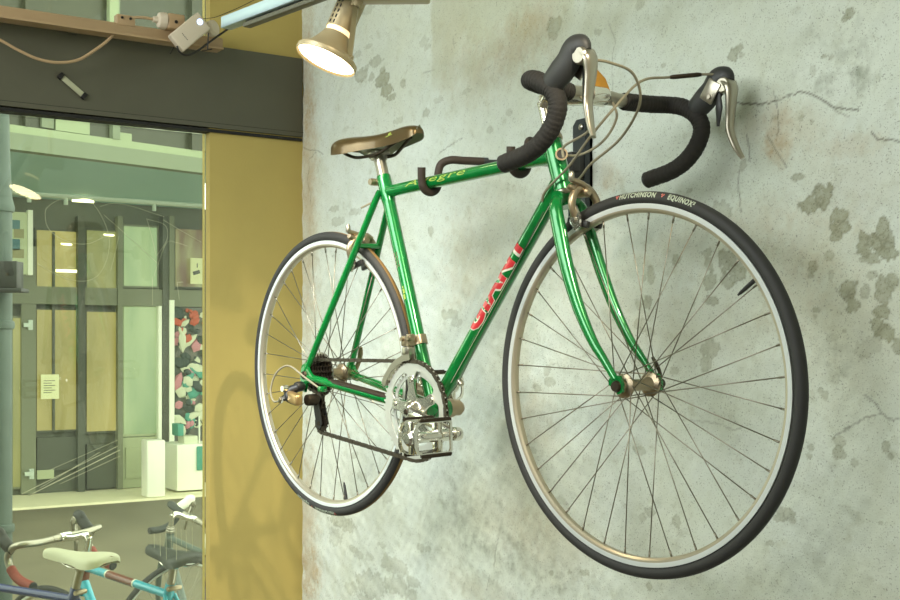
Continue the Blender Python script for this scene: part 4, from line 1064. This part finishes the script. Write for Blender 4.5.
M['goods_a'] = mat('red_goods', rgb(190, 84, 56), .6); M['goods_b'] = mat('pink_goods', rgb(196, 130, 140), .6); M['goods_c'] = mat('pale_goods', rgb(205, 208, 180), .6); M['goods_d'] = mat('teal_goods', rgb(70, 150, 130), .6); M['goods_e'] = mat('dark_goods', rgb(40, 56, 50), .6)
XF = -10.06
m = MB(); m.box((-5.1, 2.0, -.05), (10.05, 22, .1)); struct(m.build('ground', M['asphalt'], smooth=False))
m = MB(); m.box((-9.55, 2.0, .012), (1.15, 22, .024)); struct(m.build('sunlit_ground_strip', M['sun_strip'], smooth=False))

shop = empty('shop_building', 'grey shop building with lit glazed doors across the street', 'building', Matrix.Translation((XF, 2, 0)))
S0 = V((XF, 2, 0)); sx_ = lambda p: V(p) - S0
def fac_rect(u0, v0, u1, v1, xf):
    a, b = on_x(u0, (v0 + v1) / 2, xf), on_x(u1, (v0 + v1) / 2, xf); uc = (u0 + u1) / 2
    z1, z0 = on_x(uc, v0, xf).z, on_x(uc, v1, xf).z
    return a.y, b.y, max(z0, .03), z1
def fac(name, u0, v0, u1, v1, mt, parent=shop, xf=XF + .06, th=.06, bev=0):
    y0, y1, z0, z1 = fac_rect(u0, v0, u1, v1, xf)
    m = MB(sx_); m.box((xf - th / 2, (y0 + y1) / 2, (z0 + z1) / 2), (th, y1 - y0, z1 - z0), bev=bev)
    return m.build(name, mt, parent, smooth=False)
m = MB(sx_); m.box((XF - 1.5, 2, 1.64), (3.0, 16, 3.26)); m.build('shopfront_wall', M['shop_wall'], shop, smooth=False)
def window(u0, v0, u1, v1, mt, fr='shop_frame_dark', w=2.2, name='shop_window'):
    f = fac(name, u0 - w, v0 - w, u1 + w, v1 + w, M[fr], xf=XF + .05, th=.05)
    return f, fac('pane', u0, v0, u1, v1, mt, f, XF + .06, .03)
window(37, 231, 77, 288, M['lit_yellow']); window(87, 231, 117, 288, M['lit_olive']); window(124, 227, 157, 286, M['lit_green'], 'shop_frame'); window(175.5, 230, 222, 287, M['lit_brown'])
d1, _ = window(13, 318, 20.5, 487, M['lit_olive'], 'shop_frame', name='door_leaf')
d2, pn = window(37, 310, 77, 430, M['lit_yellow'], name='door_leaf'); window(87, 312, 117, 431, M['lit_yellow']); window(124, 307, 157, 434, M['lit_green'], 'shop_pale')
f_, pn2 = window(175.5, 308, 222, 470, M['lit_goods'])
fac('door_post', 21.5, 246, 36, 494, M['shop_frame'], xf=XF + .10)
fac('kick_panel', 37, 437, 78, 470, M['shop_frame_dark'], xf=XF + .075); fac('kick_panel', 37, 470, 54, 479, M['shop_pale'], xf=XF + .085, th=.03)
fac('kick_panel', 87, 444, 117, 488, M['shop_frame_dark'], xf=XF + .075)
fac('transom', 12, 288.5, 235, 305.5, M['shop_frame'], xf=XF + .12)
fac('mullion', 78, 216, 85, 494, M['shop_frame_dark'], xf=XF + .14, th=.12); fac('mullion', 118, 216, 123, 494, M['shop_frame'], xf=XF + .14, th=.12)
fac('mullion', 52.5, 232, 55, 430, M['shop_frame_dark'], xf=XF + .09)
pnl = fac('kick_panel', 123, 437, 160, 492, M['shop_pale'], xf=XF + .08); fac('inset', 126, 447, 145, 478, M['shop_pale'], pnl, XF + .095, .02)
fac('post', 158.5, 306, 162, 440, M['shop_white'], xf=XF + .13, th=.12); fac('post', 163, 216, 169, 494, M['shop_frame_dark'], xf=XF + .14, th=.14); fac('post', 169.5, 300, 174.5, 494, M['shop_white'], xf=XF + .16, th=.14); fac('post', 169.5, 216, 174.5, 300, M['shop_frame'], xf=XF + .16, th=.14)  # white posts have the sunlight on them painted into their colour
for (u, v) in ((29, 325), (30, 474)):
    h_ = fac('door_handle', u - 5, v - 2, u + 4, v + 2, M['pipe'], xf=XF + .16, th=.04); fac('handle_plate', u - .5, v - 5, u + 4, v + 5, M['pipe'], h_, XF + .13, .03)
# arched pattern in the upper right windows
for (u, v, r0) in ((150, 262, 30), (214, 262, 34)):
    pass
for (u0, v0, u1, v1) in ((56.5, 269.6, 77, 272.2),):
    fac('tube_light', u0, v0, u1, v1, M['lamp_disc'], xf=XF + .09, th=.03)
for (u, v, w) in ((66.5, 244.2, 5.5), (109, 235, 5.5)):
    c = on_x(u, v, XF + .09); m = MB(sx_); m.lathe([(0, -.004), (w * .0108, -.004), (w * .0108, .006), (0, .006)], c, (.25, 0, 1), 20); m.build('window_lamp', M['lamp_disc'], shop)
no2 = fac('paper_notice', 190.5, 258, 203, 284, M['paper'], None, XF + .12, .01); no2.location = S0; tag(no2, 'white paper sheet with a dark drawing in the upper right shop window', 'notice')
y0, y1, z0, z1 = fac_rect(193, 268, 200, 277, XF + .122)
m = MB(sx_); m.box((XF + .121, (y0 + y1) / 2, (z0 + z1) / 2), (.002, y1 - y0, (z1 - z0) * .4), Matrix.Rotation(.3, 3, 'X')); m.box((XF + .121, (y0 + y1) / 2 + .01, z1 + .03), (.002, .012, .05)); m.build('drawing', M['shop_frame_dark'], no2, smooth=False)
# upper storey overhanging the shopfront, turned slightly
ZS = 3.27
pU = CAM + ray(100, 160.5) * ((ZS - CAM.z) / ray(100, 160.5).z)
dU = cdir(math.cos(math.radians(46.5)), math.sin(math.radians(46.5)), 0); nU = V((dU.y, -dU.x, 0))
if nU.dot(CAM - pU) < 0: nU = -nU
def on_u(u, v, off=0):
    r = ray(u, v); return CAM + r * (((pU + nU * off) - CAM).dot(nU) / r.dot(nU))
RU = Matrix((dU, -nU if dU.cross(-nU).z > 0 else nU, EZ)).transposed()
def up_rect(name, s0, s1, z0, z1, mt, parent, off, th, bev=0):
    c = pU + dU * ((s0 + s1) / 2) + nU * (off - th / 2); c.z = (z0 + z1) / 2
    m = MB(sx_); m.box(c, (s1 - s0, th, z1 - z0), RU, bev); return m.build(name, mt, parent, smooth=False)
sU = lambda u, v: (on_u(u, v) - pU).dot(dU)
zU = lambda v: on_u(100, v).z
up = up_rect('upper_storey', -4.5, 5.5, ZS, 9.0, M['upper_glass'], shop, 0, 1.0)
up_rect('facade_band', -4.5, 5.5, ZS - .01, zU(146), M['band2'], up, .08, .10); up_rect('facade_band', -4.5, 5.5, zU(146), zU(138), M['band'], up, .05, .07)
for u, w in ((113, 4.2), (24, 2.0), (-30, 4), (190, 2)):
    s = sU(u, 128); up_rect('facade_mullion', s - w * .0085, s + w * .0085, zU(138), 8.5, M['band2'] if u == 113 else M['upper_glass'], up, .06, .08)
s = sU(110, 8); up_rect('facade_mullion', s - .045, s + .045, zU(60), 8.5, M['band'], up, .07, .05)
for u0, u1, v0, v1, mt in ((54, 88, 118, 137, 'band'), (118, 130, 130, 138, 'band'), (-14, 7, -12, 5, 'shop_white'), (40, 52, 112, 136, 'band2')):
    s0, s1 = sU(u0, v0), sU(u1, v0); up_rect('blind', s0, s1, zU(v1), zU(v0), M[mt], up, .03, .03)
m = MB(sx_); q = pU - nU * 2.2; c = pU + dU * .5 - nU * 2.6; m.box((c.x, c.y, ZS + .06), (10, 5.0, .12), RU); m.build('soffit', M['soffit'], up, smooth=False)
# pipe rail under the soffit with drop hangers
pa_, pb_ = on_x(-30, 188.5, XF + .5), on_x(225, 207, XF + .5)
pipe = empty('overhead_pipe', 'pale pipe running under the soffit across the street', 'pipe', Matrix.Translation((pa_ + pb_) / 2)); pp0 = (pa_ + pb_) / 2
m = MB(lambda p: p - pp0); m.tube([pa_, pb_], .036, 14); m.build('pipe_run', M['pipe'], pipe)
for u in (24, 59, 148):
    t = (u + 30) / 255; q = pa_.lerp(pb_, t); m = MB(lambda p: p - pp0); m.tube([q + EZ * .03, q - EZ * .10], .024, 8); m.tube([q + EZ * .03, V((q.x, q.y, ZS))], .012, 8); m.build('hanger', M['pipe'], pipe)
# round lamps under the soffit
for (u, v, rr, lb) in ((83, 201.5, .115, 'lit round ceiling lamp under the soffit above the shop door'),):
    p = on_x(u, v, XF + .42); m = MB(); m.lathe([(0, -.01), (rr, -.01), (rr, .02), (rr * .6, .05), (0, .05)], (0, 0, 0), (.12, 0, 1), 28); o = m.build('ceiling_light', M['lamp_disc'], None, p); tag(o, lb, 'lamp')
# poster board, notice, white box and goods
bd = empty('poster_board', 'white poster board with blue and tan blocks beside the drainpipe', 'board', Matrix.Translation(on_x(22, 275, XF + .45))); b0 = bd.matrix_world.translation.copy()
def onb(name, u0, v0, u1, v1, mt, par, xf, th):
    y0, y1, z0, z1 = fac_rect(u0, v0, u1, v1, xf); m = MB(lambda p: p - b0); m.box((xf - th / 2, (y0 + y1) / 2, (z0 + z1) / 2), (th, y1 - y0, z1 - z0)); return m.build(name, mt, par, smooth=False)
M['poster_blue'] = mat('poster_blue', rgb(84, 124, 132), .5); M['poster_tan'] = mat('poster_tan', rgb(150, 146, 104), .5); M['poster_pale'] = mat('poster_pale', rgb(196, 204, 166), .5)
onb('panel', 8, 212, 29, 274, M['poster_pale'], bd, XF + .45, .05); onb('edge_frame', 28, 210, 33, 275, M['shop_white'], bd, XF + .47, .08)
for (u0, v0, u1, v1, c) in ((11, 220, 20, 229, 'poster_blue'), (14, 229, 24, 238, 'poster_tan'), (11, 239, 20, 250, 'poster_blue'), (12, 249, 24, 258, 'poster_tan')): onb('printed_block', u0, v0, u1, v1, M[c], bd, XF + .455, .01)
no = fac('paper_notice', 41, 374.5, 59, 399, M['paper'], None, XF + .12, .01); no.location = S0; tag(no, 'pale paper notice taped on the shop door glass', 'notice')
y0, y1, z0, z1 = fac_rect(42, 378, 57, 396, XF + .122)
m = MB(sx_)
for k in range(6): m.box((XF + .121, (y0 + y1) / 2 - (.02 if k % 2 else 0), z1 - .03 - k * .026), (.002, (y1 - y0) * (.55 if k % 2 else .75), .007))
m.build('printed_line', M['shop_frame_dark'], no, smooth=False)
wbx_ = on_x(154.5, 490, XF + 1.0); 
y0, y1, z0, z1 = fac_rect(145.5, 434, 164, 491, XF + 1.0)
m = MB(); m.box((0, 0, (z1 - z0) / 2), (y1 - y0, y1 - y0, z1 - z0), bev=.02); o = m.build('utility_box', M['shop_white'], None, (XF + .95, (y0 + y1) / 2, .026)); tag(o, 'white utility box standing on the sunlit ground strip', 'utility box')
random.seed(11)
m = MB(); gm = ['goods_a', 'goods_b', 'goods_c', 'goods_d', 'goods_e']
for k in range(110):
    u, v = random.uniform(176, 206), random.uniform(309, 430); s = random.uniform(.03, .085)
    m.mi = 0 if (v < 345 and random.random() < .45) else random.choice([1, 2, 2, 3, 4, 4, 4]); p = on_x(u, v, XF + .10 + random.uniform(0, .05)) - V((0, 0, 0))
    b2 = bmesh.new(); bmesh.ops.create_icosphere(b2, subdivisions=1, radius=s); R_ = Matrix.Rotation(random.uniform(0, 3), 3, 'X'); sc = (.4, random.uniform(.5, 1.2), random.uniform(.5, 1.6)); 
    m.merge(b2, lambda c: R_ @ V((c.x * sc[0], c.y * sc[1], c.z * sc[2])) + p); b2.free()
o = m.build('window_goods', [M[k] for k in gm], None); tag(o, 'colourful goods crowded in the lit shop window', 'goods', kind='stuff')
st = empty('market_stall', 'white and teal stall in front of the goods window', 'stall', Matrix.Translation((XF + .8, on_x(190, 470, XF + .8).y, 0.026))); s0 = st.matrix_world.translation.copy()
def onst(name, u0, v0, u1, v1, mt, xf, th):
    y0, y1, z0, z1 = fac_rect(u0, v0, u1, v1, xf); m = MB(lambda p: p - s0); m.box((xf - th / 2, (y0 + y1) / 2, (z0 + z1) / 2), (th, y1 - y0, z1 - z0), bev=.01); m.build(name, mt, st)
onst('counter', 177, 444, 215, 490, M['shop_white'], XF + .8, .5); onst('side_cloth', 197, 446, 216, 470, M['goods_d'], XF + .82, .02); onst('crate', 178, 424, 184, 436, M['goods_d'], XF + .7, .2); onst('crate', 184, 436, 198, 445, M['goods_c'], XF + .7, .2); onst('pole', 199, 416, 200.5, 445, M['shop_white'], XF + .7, .03)
# drainpipe with junction box just beyond the glass
dp = at_depth(1.0, 420, 5.3); dp0 = V((dp.x, dp.y, 0))
drain = empty('drainpipe', 'grey green drainpipe with collars beyond the left edge of the window', 'drainpipe', Matrix.Translation(dp0)); dx = lambda p: V(p) - dp0
M['drain'] = mat('grey_green_pipe_paint', rgb(84, 98, 92), .5, var=.12, vscale=12)
zz = lambda v: at_depth(1, v, 5.3).z
m = MB(dx); m.tube([dp0, V((dp.x, dp.y, zz(196)))], .048, 24); m.tube([V((dp.x, dp.y, zz(205))), V((dp.x, dp.y, zz(198))), V((dp.x, dp.y, zz(165))), V((dp.x, dp.y, zz(108))), V((dp.x, dp.y, zz(90)))], [.056, .048, .040, .034, .034], 24); m.build('pipe', M['drain'], drain)
for v in (208, 325, 528):
    m = MB(dx); m.lathe([(.047, -.020), (.056, -.016), (.059, 0), (.056, .016), (.047, .020)], V((dp.x, dp.y, zz(v))), EZ, 24); m.build('collar', M['drain'], drain)
jb = at_depth(6, 275, 5.22); jbo = empty('junction_box', 'black junction box fixed on the drainpipe', 'junction box', Matrix.Translation(jb))
Rj = Matrix.Rotation(-A33 + PI / 2 - .45, 3, 'Z')
Rj = Matrix((cdir(1, .0, 0), cdir(0, 1, 0), EZ)).transposed()
m = MB(lambda p: p - jb); m.box(jb + cdir(1, 0, 0) * -.01, (.145, .085, .117), Rj, .004); m.build('box_body', M['black'], jbo)
m = MB(lambda p: p - jb); m.box(jb - EZ * .068 + cdir(1, 0, 0) * .0, (.168, .10, .018), Rj, .003); m.build('base_flange', M['black'], jbo)
m = MB(lambda p: p - jb); m.lathe([(0, .04), (.022, .04), (.024, .034), (.024, .03)], jb + cdir(1, 0, 0) * .022, cdir(0, -1, 0), 20); m.lathe([(0, .047), (.007, .046), (.007, .038)], jb + cdir(1, 0, 0) * .022, cdir(0, -1, 0), 14); m.build('lock', M['darksteel'], jbo)

# ------------------------------------------------------------------ bicycles parked outside
M['turq'] = mat('turquoise_enamel', rgb(46, 168, 190), .3, .1, coat=.6); M['brown_band'] = mat('brown_enamel', rgb(112, 56, 40), .35, coat=.5); M['navy'] = mat('navy_enamel', rgb(26, 42, 104), .3, coat=.6)
M['white_leather'] = mat('white_saddle_leather', rgb(196, 196, 170), .5); M['dark_leather'] = mat('dark_saddle', rgb(48, 52, 46), .5); M['red_tape'] = mat('red_bar_tape', rgb(140, 60, 48), .6); M['greypaint'] = mat('grey_steel_paint', rgb(96, 108, 100), .4, .2); M['saddle_brown'] = mat('brown_saddle_rim', rgb(150, 124, 78), .5)
def street_bike(cfg, anchor_local, world_pt, heading, scale, label):
    """place a parked bicycle so that a local point sits at world_pt (plan view), wheels on the paving"""
    R_ = Matrix.Rotation(heading, 3, 'Z') * scale
    o = V(world_pt) - R_ @ V(anchor_local); o.z = .3345 * scale
    return make_bike(cfg, Matrix.Translation(o) @ R_.to_4x4(), label)
hd = lambda x, y: math.atan2(cdir(x, y, 0).y, cdir(x, y, 0).x)
tq = street_bike(dict(detail=False, name='touring_bicycle', green='turq', tape='red_tape', tape_drops=True, saddle='dark_leather', hood='black', bronze='alloy', steer=.2, bar_w=.165, post=.065, saddle_under='black'), (.77, 0, .419), at_depth(86, 571, 4.42), hd(-.70, .71), 1.10, 'turquoise bicycle with brown bands and dark saddle parked outside the window')
wq = street_bike(dict(detail=False, name='touring_bicycle', green='navy', tape='dark_leather', saddle='white_leather', hood='black', bronze='alloy', post=.075, saddle_under='saddle_brown'), (.247, 0, .405), at_depth(73, 598, 4.01), hd(-.90, .43), 1.08, 'dark blue bicycle with white saddle parked nearest the glass')
rq = street_bike(dict(detail=False, name='touring_bicycle', green='greypaint', tape='dark_leather', saddle='dark_leather', hood='shop_white', bronze='alloy', post=.06, steer=-1.25), (.745, 0, .52), at_depth(172, 518, 5.35), hd(-.55, .83), 1.04, 'grey bicycle with dark drop bars parked beside the yellow pier')
# brown bands on the turquoise frame
tr_ = tq[0]
fr_ = [c for c in tr_.children if c.name.startswith('frame')][0]
m = MB(lambda p: p - BASE); a_, b_ = V((.2478, 0, .4035)), on_axis(.419); d_ = (b_ - a_).normalized(); m.tube([a_ + d_ * .20, a_ + d_ * .37], .0138, 20); m.tube([on_axis(.353), on_axis(.446)], .0188, 22); m.build('brown_band', M['brown_band'], fr_)
m = MB(lambda p: p - BASE)
for q in (.198, .372): m.tube([a_ + d_ * (q - .004), a_ + d_ * (q + .004)], .0140, 20)
m.build('white_band', M['white_edge'], fr_)

# ------------------------------------------------------------------ light
w = bpy.data.worlds.new('world'); scene.world = w; w.use_nodes = True
bg = w.node_tree.nodes['Background']; bg.inputs[0].default_value = (1, 1.0, .94, 1); bg.inputs[1].default_value = 2.1
def lamp(kind, name, loc, energy, col, target=None, **k):
    l = bpy.data.lights.new(name, kind); l.energy = energy; l.color = col
    for a, b in k.items(): setattr(l, a, b)
    o = bpy.data.objects.new(name, l); COL.objects.link(o); o.location = loc
    if target is not None: o.rotation_euler = (V(target) - V(loc)).to_track_quat('-Z', 'Y').to_euler()
    return o
WARM = (1, .82, .55)
lamp('SPOT', 'spot_key', (3.3, -.95, 2.95), 115, (1, .88, .66), (.1, -.18, 1.0), spot_size=.55, spot_blend=.9, shadow_soft_size=.03)
lamp('SPOT', 'wall_fill_spot', (1.15, -1.75, 2.9), 158, (.91, .99, 1), (.45, 0, 1.12), spot_size=.95, spot_blend=1.0, shadow_soft_size=.5)  # unseen cool spot, added to brighten the lower left of the wall
lamp('AREA', 'overhead_fill', (1.3, -2.3, 3.1), 44, (.93, 1, .97), (.8, 0, 1.4), shape='RECTANGLE', size=2.2, size_y=1.8)  # soft fill light added overhead, no visible fixture
lamp('SPOT', 'spot_track', lamp_c + nf * .02, 12, WARM, lamp_c + nf, spot_size=2.3, spot_blend=.7, shadow_soft_size=.05)
lamp('AREA', 'rear_fill', (3.0, -4.4, 2.9), 70, (.96, 1, .97), (1.6, 0, 1.3), shape='RECTANGLE', size=2.4, size_y=1.6)  # large unseen fill added behind the camera to lift the room
vs = scene.view_settings; scene.display_settings.display_device = 'sRGB'
vs.view_transform = 'Standard'; vs.look = 'None'; vs.gamma = 1; vs.use_curve_mapping = False; vs.exposure = .53
